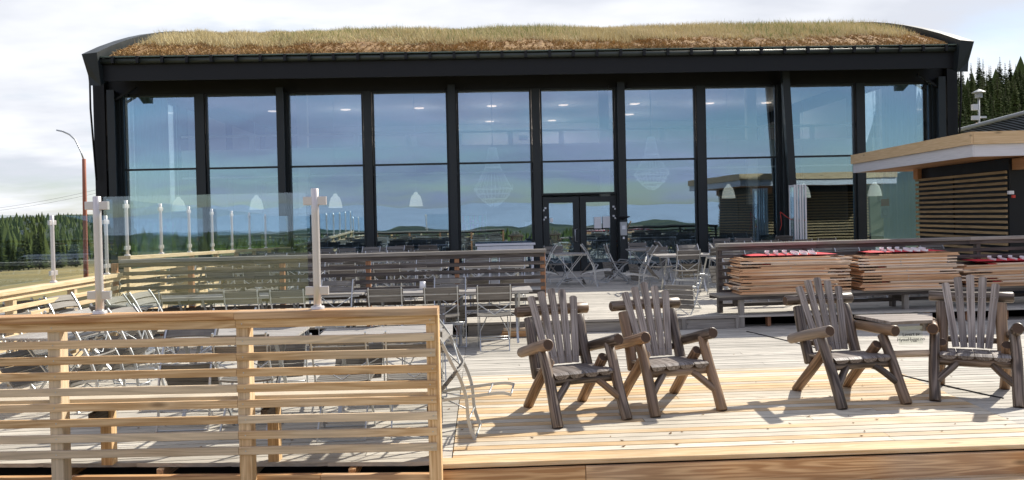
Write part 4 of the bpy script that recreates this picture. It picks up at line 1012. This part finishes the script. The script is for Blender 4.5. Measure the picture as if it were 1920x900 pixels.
def log_chair(label, sd=0, arms=((.675, .51), (.675, .51))):
    random.seed(40+sd)
    t = thing('log_armchair', label, 'armchair', (0, 0, 0), 0, 'weathered log armchairs on the deck')
    L = lambda: LB()
    for s, (zf, zr) in zip((-1, 1), arms):
        L().log((s*.325, 0, 0.0), (s*.32, .32, zf-.055), .049, .044, 18, .006, wob=.007).build('front_leg', 'log', t)
        L().log((s*.275, .82, 0.0), (s*.262, .31, .50), .046, .047, 16, .006, wob=.006).build('rear_leg', 'warmlog', t)
        L().log((s*.335, .15, zf+.0), (s*.335, .80, zr), .052, .047, 18, .008, wob=.005).build('armrest', 'warmlog' if (s < 0) else 'log', t)
        L().log((s*.255, .60, .30), (s*.255, .80, .825), .052, .048, 18, .008, wob=.006).build('back_post', 'log', t)
        L().log((s*.31, .09, .175), (s*.14, .20, .33), .034, .031, 12, .004, wob=.005).build('brace', 'log', t)
    L().log((-.30, .215, .340), (.30, .215, .340), .042, .042, 14, .006, wob=.006).build('front_rail', 'log', t)
    L().log((-.23, .60, .33), (.23, .60, .33), .036, .036, 12, .006, wob=.006).build('rear_rail', 'log', t)
    L().log((-.365, .845, .880), (.365, .845, .880), .050, .053, 20, .010, wob=.006).build('top_rail', 'log', t)
    L().log((-.24, .715, .475), (.24, .715, .475), .030, .030, 12, .006, wob=.004).build('lower_back_rail', 'log', t)
    for k in range(4):
        x = (k-1.5)*.142; m = L()
        m.sweep([(x, .150+random.uniform(-.008, .008), .388), (x, .18, .402), (x, .42, .390), (x, .66, .372)], [(-.068, -.018), (.068, -.018), (.062, .004), (.034, .024), (-.034, .024), (-.062, .004)], (1, 0, 0), rnd=random.random())
        m.build('seat_board', 'seatlog', t)
    for k in range(5):
        i = k-2; ht = [1.01, 1.065, 1.09, 1.065, 1.01][k]+random.uniform(-.010, .010)
        m = L(); round_top(m, (i*.068, .632, .410), (i*.108, .632+(ht-.41)*.345, ht), .070, .022, (0, -1, .35), rnd=random.random())
        m.build('back_slat', 'slat', t)
    sc = L()
    for k in range(5):
        i = k-2
        for z in (.475, .880):
            f_ = (z-.41)/.65
            for dx_ in (-.014, .014): x = i*(.068+.040*f_)+dx_; y = .632+(z-.41)*.345-.0145; sc.log((x, y, z), (x, y-.004, z-.001), .004, .004, 6, .0005)
    sc.build('screws', 'steel', t)
    return t
def place_log(t, lf, rf, da=0):
    a, b = at(*lf), at(*rf); d = (b-a); a_ = math.atan2(d.y, d.x); c = (a+b)/2
    t.location = (c.x, c.y, 0); t.rotation_euler.z = a_+R(da); return t
c1 = log_chair('log armchair farthest left of the four, nearest the viewer', sd=0); place_log(c1, (1046, 803), (1177, 787))
c2 = log_chair('second log armchair from the left, touching the leftmost one', sd=1); place_log(c2, (1228, 783), (1356, 770))
c3 = log_chair('third log armchair from the left, its arm carrying the left end of the small table', sd=2, arms=((.675, .51), (.64, .62))); place_log(c3, (1582, 769), (1698, 757), -4)
c4 = log_chair('log armchair at the far right, turned straight to the viewer', sd=3, arms=((.64, .62), (.675, .51))); place_log(c4, (1757, 755), (1907, 762), -9)
def loc2w(t, p):
    return Matrix.Translation(t.location) @ Matrix.Rotation(t.rotation_euler.z, 4, 'Z') @ Vector(p)
# table between the chairs
ta, tb = loc2w(c3, (.335, .20, .67)), loc2w(c3, (.335, .76, .69)); ua, ub = loc2w(c4, (-.335, .18, .67)), loc2w(c4, (-.335, .74, .69))
ctr = (ta+tb+ua+ub)/4; tt = thing('side_table', 'small plank table resting on the arms between the two right log armchairs', 'table', (ctr.x, ctr.y, .6))
for k in range(4):
    f0, f1_ = (k+.03)/4, (k+.97)/4
    vs = []
    for dz in (.0, .028):
        for pa, pb_, f_ in ((ta, tb, f0), (ua, ub, f0), (ua, ub, f1_), (ta, tb, f1_)): q = pa.lerp(pb_, f_); vs.append(Vector((q.x, q.y, .690+dz)))
    dl = (ua-ta).length
    MB().add(vs, [(3, 2, 1, 0), (4, 5, 6, 7), (0, 1, 5, 4), (1, 2, 6, 5), (2, 3, 7, 6), (3, 0, 4, 7)], [(0, 0, 0), (dl, 0, 0), (dl, .13, 0), (0, .13, 0)]*2).build('top_board', 'slat', tt)
a_, b_ = ta.lerp(ua, .14), ta.lerp(ua, .90); dd = (b_-a_).normalized(); n_ = Vector((dd.y, -dd.x, 0))
bA_ = a_+n_*-.04; bB_ = b_+n_*-.04
for q in (bA_, bB_): MB().box((q.x, q.y+.03, .650), (.05, .06, .075)).build('cleat', 'greywood', tt)
a2, b2 = loc2w(c3, (.33, .30, .36)), loc2w(c4, (-.33, .25, .36)); MB().log((a2.x, a2.y, .40), (b2.x, b2.y, .40), .033, .033, 12).build('cross_rail', MT['orange'], tt)
pq = bA_.lerp(bB_, .5); pa_, pb2 = bA_+dd*.035, bB_-dd*.035
pl = thing('plaque', 'clear plaque with two lines of black lettering hanging under the small table', 'sign', (pq.x, pq.y, .56))
MB().beam(Vector((pa_.x, pa_.y, .58)), Vector((pb2.x, pb2.y, .58)), .005, .17).build('plate', 'plaque', pl)
MB().beam(Vector((pa_.x, pa_.y+.004, .647)), Vector((pb2.x, pb2.y+.004, .647)), .008, .035).build('holder', 'steel', pl)
def text(s_, size, loc, rz_, mat, parent, name='lettering', tilt=math.pi/2, ext=.001):
    cu = bpy.data.curves.new('t', 'FONT'); cu.body = s_; cu.size = size; cu.align_x = 'CENTER'; cu.extrude = ext
    ob = bpy.data.objects.new('t', cu); C.objects.link(ob); dg = bpy.context.evaluated_depsgraph_get()
    me = bpy.data.meshes.new_from_object(ob.evaluated_get(dg)); C.objects.unlink(ob); bpy.data.objects.remove(ob)
    me.materials.clear(); me.materials.append(MT[mat]); o = bpy.data.objects.new(name, me); C.objects.link(o)
    o.parent = parent; o.location = Vector(loc)-(parent.location if parent else Vector()); o.rotation_euler = (tilt, 0, rz_); return o
az = math.atan2(dd.y, dd.x); tp = pq+n_*.006
text('Levert av', .046, (tp.x, tp.y, .575), az, 'text', pl); text('HytteHygge.no', .046, (tp.x, tp.y, .528), az, 'text', pl)

# ------------------------------------------------------------------ folding chairs and tables
def bezier(pts, n=4):
    out = []; P = [Vector(p) for p in pts]
    for i in range(len(P)-1):
        p0, p1, p2, p3 = P[max(0, i-1)], P[i], P[i+1], P[min(len(P)-1, i+2)]
        for k in range(n):
            t = k/n; out.append(.5*((2*p1)+(p2-p0)*t+(2*p0-5*p1+4*p2-p3)*t*t+(3*p1-p0-3*p2+p3)*t**3))
    out.append(P[-1]); return out
def chair_proto():
    random.seed(50)
    t = thing('folding_chair', 'x', 'chair')
    SA = [(.285, .875), (.235, .70), (.155, .52), (.105, .40), (.02, .27), (-.12, .13), (-.20, .0)]
    SB = [(-.22, .455), (-.13, .40), (-.02, .30), (.12, .17), (.22, .07), (.26, .0)]
    for s in (-1, 1):
        LB().bar([(s*.215, y, z) for _, y, z in bezier([(0, a, b) for a, b in SA])], .013, .026).build('back_leg', 'steel', t)
        LB().bar([(s*.19, y, z) for _, y, z in bezier([(0, a, b) for a, b in SB])], .011, .023).build('front_leg', 'steel', t)
    m = LB()
    m.bar([(-.215, -.20, .006), (.215, -.20, .006)], .024, .008, (0, 1, 0)); m.build('foot_bar', 'steel', t)
    m = LB(); m.bar([(-.19, .26, .006), (.19, .26, .006)], .022, .008, (0, 1, 0)); m.build('foot_bar', 'steel', t)
    m = LB(); m.tube([(-.2, .15, .145), (.2, .15, .145)], .007); m.build('stretcher', 'steel', t)
    m = LB(); m.tube([(-.2, -.11, .14), (.2, -.11, .14)], .007); m.build('stretcher', 'steel', t)
    m = LB(); m.tube([(-.21, .205, .62), (-.01, .145, .475), (.01, .145, .475), (.21, .205, .62)], .006); m.build('brace', 'steel', t)
    for s in (-1, 1): m = LB(); m.tube([(s*.2, -.05, .20), (s*.08, -.15, .43)], .006); m.build('brace', 'steel', t)
    m = LB()
    for k in range(5): y = -.20+k*.078; m.sweep([(x, y, .458-.014*(1-(x/.22)**2)) for x in (-.225, -.12, 0, .12, .225)], [(-.033, -.008), (.033, -.008), (.033, .008), (-.033, .008)], (0, 1, 0))
    m.build('seat', 'chairslat', t)
    for k, (y, z) in enumerate(((.262, .815), (.240, .722))):
        m = LB(); m.sweep([(x, y-.010+.018*(1-(x/.23)**2)+.004, z) for x in (-.235, -.12, 0, .12, .235)], [(-.040, -.008), (.040, -.008), (.040, .008), (-.040, .008)], (0, .2, 1)); m.build('back_slat', 'chairslat', t)
    return t
def table_proto(L=1.2, Wd=.70, name='table'):
    t = thing('folding_table', 'x', 'table'); m = LB(); n = 7
    for k in range(n): m.beam((-L/2, -Wd/2+Wd*(k+.5)/n, .728), (L/2, -Wd/2+Wd*(k+.5)/n, .728), Wd/n-.008, .022)
    m.build('table_top', 'tablewood', t)
    m = LB()
    for s in (-1, 1): m.box((s*(L/2-.18), 0, .705), (.04, Wd-.06, .022))
    m.beam((-L/2+.05, -Wd/2+.03, .706), (L/2-.05, -Wd/2+.03, .706), .02, .02); m.beam((-L/2+.05, Wd/2-.03, .706), (L/2-.05, Wd/2-.03, .706), .02, .02); m.build('under_frame', 'steel', t)
    for s in (-1, 1):
        for q in (-1, 1): LB().bar([(s*(L/2-.2)+q*.014, -q*.27, .69), (s*(L/2-.2)+q*.014, q*.30, .0)], .032, .012, (1, 0, 0)).build('leg', 'steel', t)
        LB().tube([(s*(L/2-.2), -.05, .33), (0, -.05, .55), (0, .0, .69)], .006).build('brace', 'steel', t)
    return t
CP, TP, TPS = chair_proto(), table_proto(), table_proto(.75, .7)
firsts = {}
def inst(proto, key):
    if key not in firsts: firsts[key] = 1; return proto
    return dup(proto)
def put_table(x, y, z, rz_, label, small=False, group='folding tables on the decks'):
    o = inst(TPS if small else TP, 's' if small else 't'); o.location = (x, y, z); o.rotation_euler = (0, 0, rz_); tag(o, label, 'table', group); return o
def put_chair(x, y, z, face, label, mode='up', group='folding chairs on the decks'):
    """x, y: centre of the seat (front feet line for tipped chairs); face: heading the sitter looks to (0 = -Y, towards the viewer)"""
    o = inst(CP, 'c'); tag(o, label, 'chair', group)
    Rz = Matrix.Rotation(face, 4, 'Z')
    if mode == 'up': Mx = Matrix.Translation((x, y, z)) @ Rz
    elif mode == 'tip':      # tipped forward, back leaning on the table edge, standing on its front feet
        Mx = Matrix.Translation((x, y, z)) @ Rz @ Matrix.Rotation(R(50), 4, 'X') @ Matrix.Translation((0, .20, -.002))
    elif mode == 'lie':      # fallen forward on its front
        Mx = Matrix.Translation((x, y, z+.03)) @ Rz @ Matrix.Rotation(R(116), 4, 'X') @ Matrix.Translation((0, .20, 0))
    elif mode == 'side':
        Mx = Matrix.Translation((x, y, z+.235)) @ Rz @ Matrix.Rotation(R(90), 4, 'Y')
    elif mode == 'back':
        Mx = Matrix.Translation((x, y, z+.02)) @ Rz @ Matrix.Rotation(R(-100), 4, 'X') @ Matrix.Translation((0, -.28, 0))
    o.matrix_world = Mx; o.location, o.rotation_euler = Mx.to_translation(), Mx.to_euler(); return o
PI = math.pi
def rot(x, y, a): return x*math.cos(a)-y*math.sin(a), x*math.sin(a)+y*math.cos(a)
def set_table(px, dist, z, rz_, where, spec, small=False):
    """px and distance place the table; spec: (u, side, mode, word)"""
    q = atd(px, 450, dist); x0, y0 = q.x, q.y
    if where: put_table(x0, y0, z, rz_, 'grey slatted folding table ' + where, small)
    L, Wd = (.75 if small else 1.2), .70
    for u, side, mode, lab in spec:
        # side: N near the viewer, F far, L left end, R right end. face = direction the chair looks: towards the table
        g_ = .28 if mode == 'tip' else .34
        if side == 'N': x, y, f_ = u, -Wd/2-g_, PI
        elif side == 'F': x, y, f_ = u, Wd/2+g_, 0
        elif side == 'L': x, y, f_ = -L/2-g_, u, PI/2
        else: x, y, f_ = L/2+g_, u, -PI/2
        if mode == 'tip' and False: pass
        X, Y = rot(x, y, rz_); put_chair(x0+X, y0+Y, z, f_+rz_+random.uniform(-.07, .07), lab, mode)
random.seed(60)
T = 'grey folding chair '
# row nearest the front railing
set_table(722, 7.35, 0, R(2), 'nearest the front railing, at its right end', [(-.30, 'N', 'up', 'folding chair upright on the near side of the right front table, left one'), (.28, 'N', 'up', 'folding chair upright on the near side of the right front table, right one'),
   (-.30, 'F', 'tip', T+'tipped at the far side of the right front table'), (.3, 'F', 'up', T+'upright at the far side of the right front table')])
q = at(868, 818); put_chair(q.x+.12, q.y+.10, 0, -PI/2-.10, 'tipped folding chair whose curved steel legs jut out past the railing end', 'tip')
set_table(440, 7.45, 0, R(1), 'beside the right front table, seen behind the middle post', [(-.30, 'N', 'tip', T+'tipped against the middle front table, dark seat showing between slats'), (.30, 'N', 'up', T+'upright at the middle front table, close to the railing post'),
   (-.28, 'F', 'up', T+'upright behind the middle front table, on the left'), (.3, 'F', 'tip', T+'tipped behind the middle front table, on the right')])
set_table(140, 8.0, 0, R(80), 'turned endwise at the far left behind the front railing', [(-.32, 'N', 'tip', 'folding chair tipped right of the endwise left table, nearest the railing'), (.30, 'N', 'tip', T+'tipped on the right side of the endwise left table, farther back'),
   (-.3, 'F', 'tip', 'folding chair tipped left of the endwise left table, nearest the railing'), (.3, 'F', 'up', T+'upright on the left side of the endwise left table'), (0, 'R', 'tip', T+'tipped at the far end of the endwise left table')])
set_table(30, 9.6, 0, R(78), 'at the far left beside the pale side railing', [(-.3, 'N', 'tip', T+'pale backed, leaning at the left table by the side railing'), (.3, 'N', 'tip', T+'leaning second at the left table by the side railing')])
set_table(200, 9.9, 0, R(84), 'between the side railing and the tall left steel post', [(-.34, 'N', 'tip', T+'leaning just right of the tall left steel post, in front'), (.20, 'N', 'tip', T+'leaning just right of the tall left steel post, behind another'), (-.1, 'F', 'up', T+'upright left of the tall left steel post')])
# row along the middle railing
set_table(915, 11.45, 0, R(0), 'against the dark railing, at the right end of its row', [(.05, 'N', 'up', T+'standing alone behind the orange railing corner, facing away')])
set_table(768, 11.45, 0, R(0), 'against the dark railing carrying a white cup', [(-.26, 'N', 'up', 'folding chair left of the white cup, its back to the viewer'), (.48, 'N', 'up', 'folding chair right of the white cup, its back to the viewer')])
set_table(605, 11.5, 0, R(0), 'against the dark railing, right of the tall right steel post', [(.25, 'N', 'tip', T+'tipped sideways to the table just right of the tall right steel post'), (-.3, 'N', 'up', T+'upright and hidden partly by the tall right steel post')])
set_table(440, 11.5, 0, R(0), 'against the dark railing, seen through the glass pane', [(.35, 'N', 'up', T+'seen through the glass pane, back to the viewer, right one'), (-.9, 'N', 'up', T+'seen through the glass pane, back to the viewer, left one')])
set_table(285, 11.4, 0, R(6), 'against the dark railing, nearest the side railing', [])
q = at(845, 652); put_chair(q.x, q.y, 0, PI, T+'tipped forward with dark seat slats upright, behind the railing end', 'tip')
q = atd(905, 620, 9.55)
# white cup
q = at(793, 543, .74); m = LB(); m.lathe((0, 0, 0), [(0, 0), (.05, 0), (.042, .12), (.038, .12), (.044, .01), (0, .01)], 16); o = m.build('cup', 'white'); o.location = (q.x, q.y-.02, .74); tag(o, 'white tapered cup on the grey table behind the railing corner', 'cup')
# upper deck behind the middle railing
random.seed(61)
cols = [(300, 'far left'), (455, 'left'), (615, 'centre left'), (775, 'centre'), (925, 'right')]
for dist, rw in ((14.0, 'first row behind the dark railing'), (16.7, 'second row behind the dark railing'), (19.6, 'last row before the glass front')):
    for px, cn in cols:
        if px == 925 and dist > 15: continue
        x_ = 960+(px-960)*13.5/dist if px < 700 else px
        md = ['up' if random.random() < .55 else 'tip' for _ in range(4)]
        set_table(x_, dist, UZ, R(random.uniform(-4, 4)), 'in the %s, %s' % (rw, cn), [(-.3, 'N', md[0], 'folding chair, near left of the %s table, %s' % (cn, rw)), (.3, 'N', md[1], 'folding chair, near right of the %s table, %s' % (cn, rw)),
           (-.28, 'F', md[2], 'folding chair, far left of the %s table, %s' % (cn, rw)), (.3, 'F', md[3], 'folding chair, far right of the %s table, %s' % (cn, rw))])
# by the doors
q = at(1072, 540, UZ); put_table(q.x, q.y+.3, UZ, R(88), 'with crossed legs in front of the left door', True)
put_chair(q.x+.62, q.y+.28, UZ, -PI/2-.2, T+'leaning on the crossed leg table before the doors, side view', 'tip')
put_chair(q.x-.62, q.y+.5, UZ, PI/2, T+'at the left of the crossed leg table before the doors', 'tip')
put_chair(q.x-.2, q.y+1.25, UZ, .2, T+'far behind the crossed leg table by the door', 'up')
q = at(1130, 532, UZ); put_chair(q.x+.1, q.y+.1, UZ, -PI/2, T+'fallen flat on the boards just right of the crossed leg table', 'lie')
q = at(1160, 527, UZ); put_chair(q.x+.25, q.y+.2, UZ, PI/2+.3, T+'fallen on its back beneath the broom', 'back')
q = at(1222, 532, UZ); put_table(q.x+.0, q.y+.9, UZ, R(90), 'right of the doors with chairs heaped round it', True)
put_chair(q.x-.62, q.y+.8, UZ, PI/2, T+'leaning on the left side of the heaped table right of the doors', 'up')
put_chair(q.x+.60, q.y+.55, UZ, -PI/2, T+'leaning, back slat sunlit, at the right of the heaped table', 'tip')
put_chair(q.x+.1, q.y+.1, UZ, PI/2+.25, T+'fallen in front of the heaped table right of the doors', 'back')
put_chair(q.x+.1, q.y+1.7, UZ, .1, T+'behind the heaped table right of the doors', 'up')
q = at(1290, 548, UZ); put_table(q.x, q.y+.35, UZ, R(0), 'left of the right railing with chairs pushed up to it')
put_chair(q.x-.12, q.y-.30, UZ, PI, 'folding chair standing before the table left of the right railing, facing away', 'up')
put_chair(q.x+.15, q.y+.1, UZ, PI+.1, 'folding chair with dark upright seat at the table left of the right railing', 'tip')
put_chair(q.x-.9, q.y+.4, UZ, PI/2, T+'leaning at the left end of the table left of the right railing', 'tip')
put_chair(q.x+.95, q.y+.45, UZ, -PI/2-.3, T+'with a sunlit back leaning against the railing end', 'tip')
put_chair(q.x-.3, q.y+1.1, UZ, 0, T+'on the far left side of the table left of the right railing', 'up')
put_chair(q.x+.35, q.y+1.1, UZ, 0, T+'on the far right side of the table left of the right railing', 'up')
q = at(1285, 583, UZ); put_chair(q.x+.1, q.y+.1, UZ, PI/2+1.0, T+'lying folded flat on the upper deck edge behind the second log armchair', 'back')
# behind the right railing
random.seed(62)
for k, px in enumerate((1395, 1500, 1600, 1700)):
    for dist, rw in ((14.6, 'front row'), (17.6, 'middle row'), (20.6, 'back row')):
        if dist > 17 and px > 1590: continue
        if dist > 15 and px > 1650: continue
        cn = ['first', 'second', 'third', 'fourth'][k]; md = ['up' if random.random() < .6 else 'tip' for _ in range(4)]
        s_ = '%s table from left, %s behind right railing' % (cn, rw)
        set_table(px, dist, UZ, R(random.uniform(-4, 4)), 'being the %s' % s_, [(-.3, 'N', md[0], 'folding chair near left of %s' % s_), (.3, 'N', md[1], 'folding chair near right of %s' % s_), (-.3, 'F', md[2], 'folding chair far left of %s' % s_), (.3, 'F', md[3], 'folding chair far right of %s' % s_)])

# ------------------------------------------------------------------ stacks of folded deckchairs
def deckchair_proto(var):
    random.seed(70+var)
    t = thing('folded_deckchair', 'x', 'deckchair')
    L, Wd = 1.42, .56
    m = LB()
    for s in (-1, 1): m.beam((-L/2, s*Wd/2, .012), (L/2, s*Wd/2, .012), .024, .022)
    m.beam((-L/2+.02, -Wd/2, .012), (-L/2+.02, Wd/2, .012), .03, .022); m.beam((L/2-.02, -Wd/2, .012), (L/2-.02, Wd/2, .012), .03, .022); m.build('outer_frame', 'pinechair', t)
    m = LB(); a = -.55+var*.12
    for s in (-1, 1): m.beam((a, s*(Wd/2+.004*var)-s*.002, .033), (a+1.12, s*(Wd/2+.004*var)-s*.002, .033), .024, .020)
    m.beam((a+.02, -Wd/2, .033), (a+.02, Wd/2, .033), .03, .02); m.beam((a+1.10, -Wd/2, .033), (a+1.10, Wd/2, .033), .03, .02); m.build('inner_frame', 'pinechair', t)
    m = LB(); a = .05-var*.1
    for s in (-1, 1): m.beam((a, s*(Wd/2-.028), .020), (a+.5, s*(Wd/2-.028), .020), .02, .03)
    m.build('prop_frame', 'pinechair', t)
    m = LB(); n = 24; vs = []; fs = []
    for i in range(n+1):
        x = -L/2+.30+(L-.66)*i/n; z = .034+.006*math.sin(i*1.1+var)
        vs += [(x, -Wd/2+.04, z), (x, Wd/2-.04, z+.002), (x, -Wd/2+.04, z-.012), (x, Wd/2-.04, z-.010)]
    for i in range(n): b = i*4; fs += [(b, b+4, b+5, b+1), (b+2, b+3, b+7, b+6), (b, b+2, b+6, b+4), (b+1, b+5, b+7, b+3)]
    m.add(vs, fs, [(0, 0, 0)]*len(vs), .5, True); m.build('canvas', 'red', t)
    LB().log((-.1+var*.05, -Wd/2-.018, .024), (-.1+var*.05, -Wd/2-.012, .024), .008, .008, 8, .001).build('bolt', 'steel', t)
    return t
DP = [deckchair_proto(0), deckchair_proto(1), deckchair_proto(2)]
used_d = set(); random.seed(71)
def stack(px0, px1, nst, where, bow=0):
    q0, q1 = A3+Vector((0, -.30, 0)), B3+Vector((0, -.30, 0)); dq = (q1-q0).normalized(); a, b = q0+dq*t_px(q0, q1, px0, .8), q0+dq*t_px(q0, q1, px1, .8); cx = (a.x+b.x)/2
    cy = A3.y-.30+(cx-A3.x)*(B3.y-A3.y)/(B3.x-A3.x)
    ord_ = ['bottom', 'second', 'third', 'fourth', 'fifth', 'sixth', 'seventh', 'eighth', 'ninth', 'tenth', 'eleventh', 'twelfth', 'thirteenth', 'fourteenth']
    Wst = (b.x-a.x)
    for k in range(nst):
        v = random.randrange(3); o = DP[v] if v not in used_d else dup(DP[v]); used_d.add(v)
        j = .025 if k < nst*.5 else .06
        o.location = (cx+random.uniform(-j, j)*1.0-(.04 if k > nst*.6 else 0), cy+random.uniform(-.02, .02), .512+k*.0462); o.rotation_euler = (0, 0, random.uniform(-.025, .025)+(PI if random.random() < .4 else 0)); sx = Wst/1.42*.93; o.scale = (sx, 1, 1)
        o.rotation_euler.y = random.uniform(-.006, .006)
        tag(o, ('topmost' if k == nst-1 else ord_[k]+' from below')+' folded wooden deckchair in the %s' % where, 'deckchair', 'folded deckchairs stacked on the bench')
    zt = .512+nst*.0462+.012
    # rounded white shapes printed on the red canvas that bulges out on top
    cl = thing('red_canvas', 'red canvas with white rounded lettering lying on top of the %s' % where, 'canvas', (cx, cy, zt))
    m = LB(); vs, fs = [], []; n = 30; w0 = Wst*.36
    for i in range(n+1):
        for j in range(7):
            u, v_ = i/n, j/6; vs.append(((u-.5)*2*w0*1.02, (v_-.5)*.46, .012+.035*math.sin(v_*PI)*.6*(.7+.3*math.sin(u*17))*math.sin(min(1, u*6, (1-u)*6)*PI/2)))
    for i in range(n):
        for j in range(6): p = i*7+j; fs.append((p, p+7, p+8, p+1))
    m.add(vs, fs, [(0, 0, 0)]*len(vs), .5, True); m.build('cloth', 'red', cl)
    m = LB(); nl = 6 if nst > 9 else 5
    for i in range(nl):
        x = -w0*.55+i*(w0*1.25/nl)
        ph = [0, 0, 0, 1, 1, 2, 1][i]
        pts = [(x+.05*math.cos(t), -.12+.10*math.sin(t), .040+.016*math.sin(t)) for t in np.linspace(-.5 if ph == 1 else .2, 4.6 if ph == 0 else 5.6, 12)]
        if ph == 0: pts = [(x-.01, -.20, .030), (x-.01, -.05, .042), (x+.0, .03, .056), (x+.04, .07, .064), (x+.08, .05, .062)]
        m.bar(pts, .030, .006, (0, .3, 1))
    m.build('white_lettering', 'white', cl)
stack(1372, 1584, 12, 'left stack on the bench', 1)
stack(1596, 1782, 12, 'middle stack on the bench')
stack(1792, 2000, 8, 'right stack on the bench')

random.seed(90)
m = MB()
for k in range(150):
    px, py = random.choice([(random.uniform(860, 1900), random.uniform(640, 840)), (random.uniform(100, 860), random.uniform(650, 850)), (random.uniform(900, 1330), random.uniform(560, 600))])
    zz2 = UZ if py < 605 else 0
    p = at(px, py, zz2); a = random.random()*6.28; r_ = random.uniform(.008, .02); q4 = [(p.x+math.cos(a+t)*r_*f, p.y+math.sin(a+t)*r_*f, zz2+.004+h) for t, f, h in ((0, 1.3, .004), (1.4, .6, 0), (3.1, 1, .006), (4.6, .6, 0))]
    m.add(q4, [(0, 1, 2, 3)], [(0, 0, 0)]*4)
tag(m.build('fallen_leaves', leafmat('dry_leaf', (.10, .05, .02), (.30, .18, .07))), 'tiny dry leaves and bits scattered over the deck boards', 'leaves', kind='stuff')

# ------------------------------------------------------------------ small things near the lodge
# folded glass screen
q = atY(1501, 395, GY-1.6); fo = thing('folded_screen', 'white framed glass screen folded upright before the leaning strut', 'screen', (q.x, q.y, UZ))
ztop = atY(1501, 346, GY-1.6).z
for k in range(5):
    x = q.x-.15+k*.072; y = q.y+.02*(k % 2)
    m = MB(); m.box((x, y, (UZ+ztop)/2), (.035, .05, ztop-UZ)); m.box((x+.004, y+.35, (UZ+ztop)/2), (.03, .05, ztop-UZ)); m.box((x, y+.17, ztop-.03), (.028, .3, .05)); m.build('panel_frame', 'white', fo)
    MB().box((x+.001, y+.18, (UZ+ztop)/2), (.010, .28, ztop-UZ-.12)).build('panel_glass', 'railglass', fo)
# ashtray post
q = at(1168, 500, UZ); q = atY(1168, 470, GY-.9); ap = thing('ashtray_post', 'slim dark post with a grey box and black cap right of the doors', 'ashtray', (q.x, q.y, UZ))
zt2 = atY(1168, 407, GY-.9).z
MB().box((q.x, q.y, (UZ+1.22)/2), (.13, .10, 1.03)).build('post', 'frame', ap)
MB().box((q.x+.02, q.y-.04, zt2-.31), (.17, .12, .36)).build('box', 'grey', ap)
MB().lathe((q.x+.01, q.y-.02, zt2), [(.0, -.08), (.20, .0), (.20, .02), (0, .03)], 12).build('cap', 'black', ap)
MB().box((q.x+.02, q.y-.104, zt2-.28), (.09, .006, .10)).build('label_plate', 'paper', ap)
MB().box((q.x+.02, q.y-.055, zt2-.56), (.05, .012, .06)).build('sticker', 'paper', ap)
# broom
a, b = atY(1183, 415, GY-.45), at(1138, 498, UZ); br = thing('broom', 'long wooden broom with a red cross piece leaning by the right door', 'broom', (b.x, b.y, UZ))
MB().tube([b+Vector((0, 0, .06)), a], .02, 8, (1, 0, 0)).build('handle', 'sidewood', br)
MB().box((b.x, b.y, UZ+.05), (.36, .06, .06)).build('brush', 'darkwood', br)
q = a.lerp(b, .42); MB().box((q.x+.05, q.y, q.z), (.42, .02, .018)).build('red_strap', 'redpaint', br)
# white bar table top against the glass
a, b = atY(891, 459, GY-.8), atY(1003, 457, GY-.8); c = (a+b)/2; bt = thing('white_bench', 'long white bench standing before the glass, left of the doors', 'bench', (c.x, c.y, UZ))
MB().box((c.x, c.y, c.z), (b.x-a.x, .35, .05)).build('top', 'white', bt); MB().box((c.x, c.y-.14, c.z-.09), (b.x-a.x-.1, .03, .10)).build('apron', 'white', bt)
for s in (-1, 1): MB().box((c.x+s*(b.x-a.x)/2*.9, c.y, (c.z+UZ)/2-.03), (.06, .30, c.z-UZ-.06)).build('leg', 'white', bt)
# red cord on the strut
a = atY(1463, 397, GY-1.2); b = atY(1512, 412, GY-1.6); m = MB(); m.tube([a+(b-a)*t-Vector((0, 0, .12*math.sin(t*PI))) for t in np.linspace(0, 1, 9)], .009, 5, (0, 0, 1)); m.tube([a, a+Vector((.03, 0, -.35)), a+Vector((-.02, 0, -.5))], .009, 5, (1, 0, 0))
tag(m.build('hanging_line', 'redpaint', None, a), 'thin red cord slung from the strut to the folded screen', 'cord')
for o in list(bpy.data.objects):
    if o.name.startswith(('folding_chair', 'folding_table')) and o.type == 'EMPTY' and o.get('label') in ('x', ''): bpy.data.objects.remove(o)
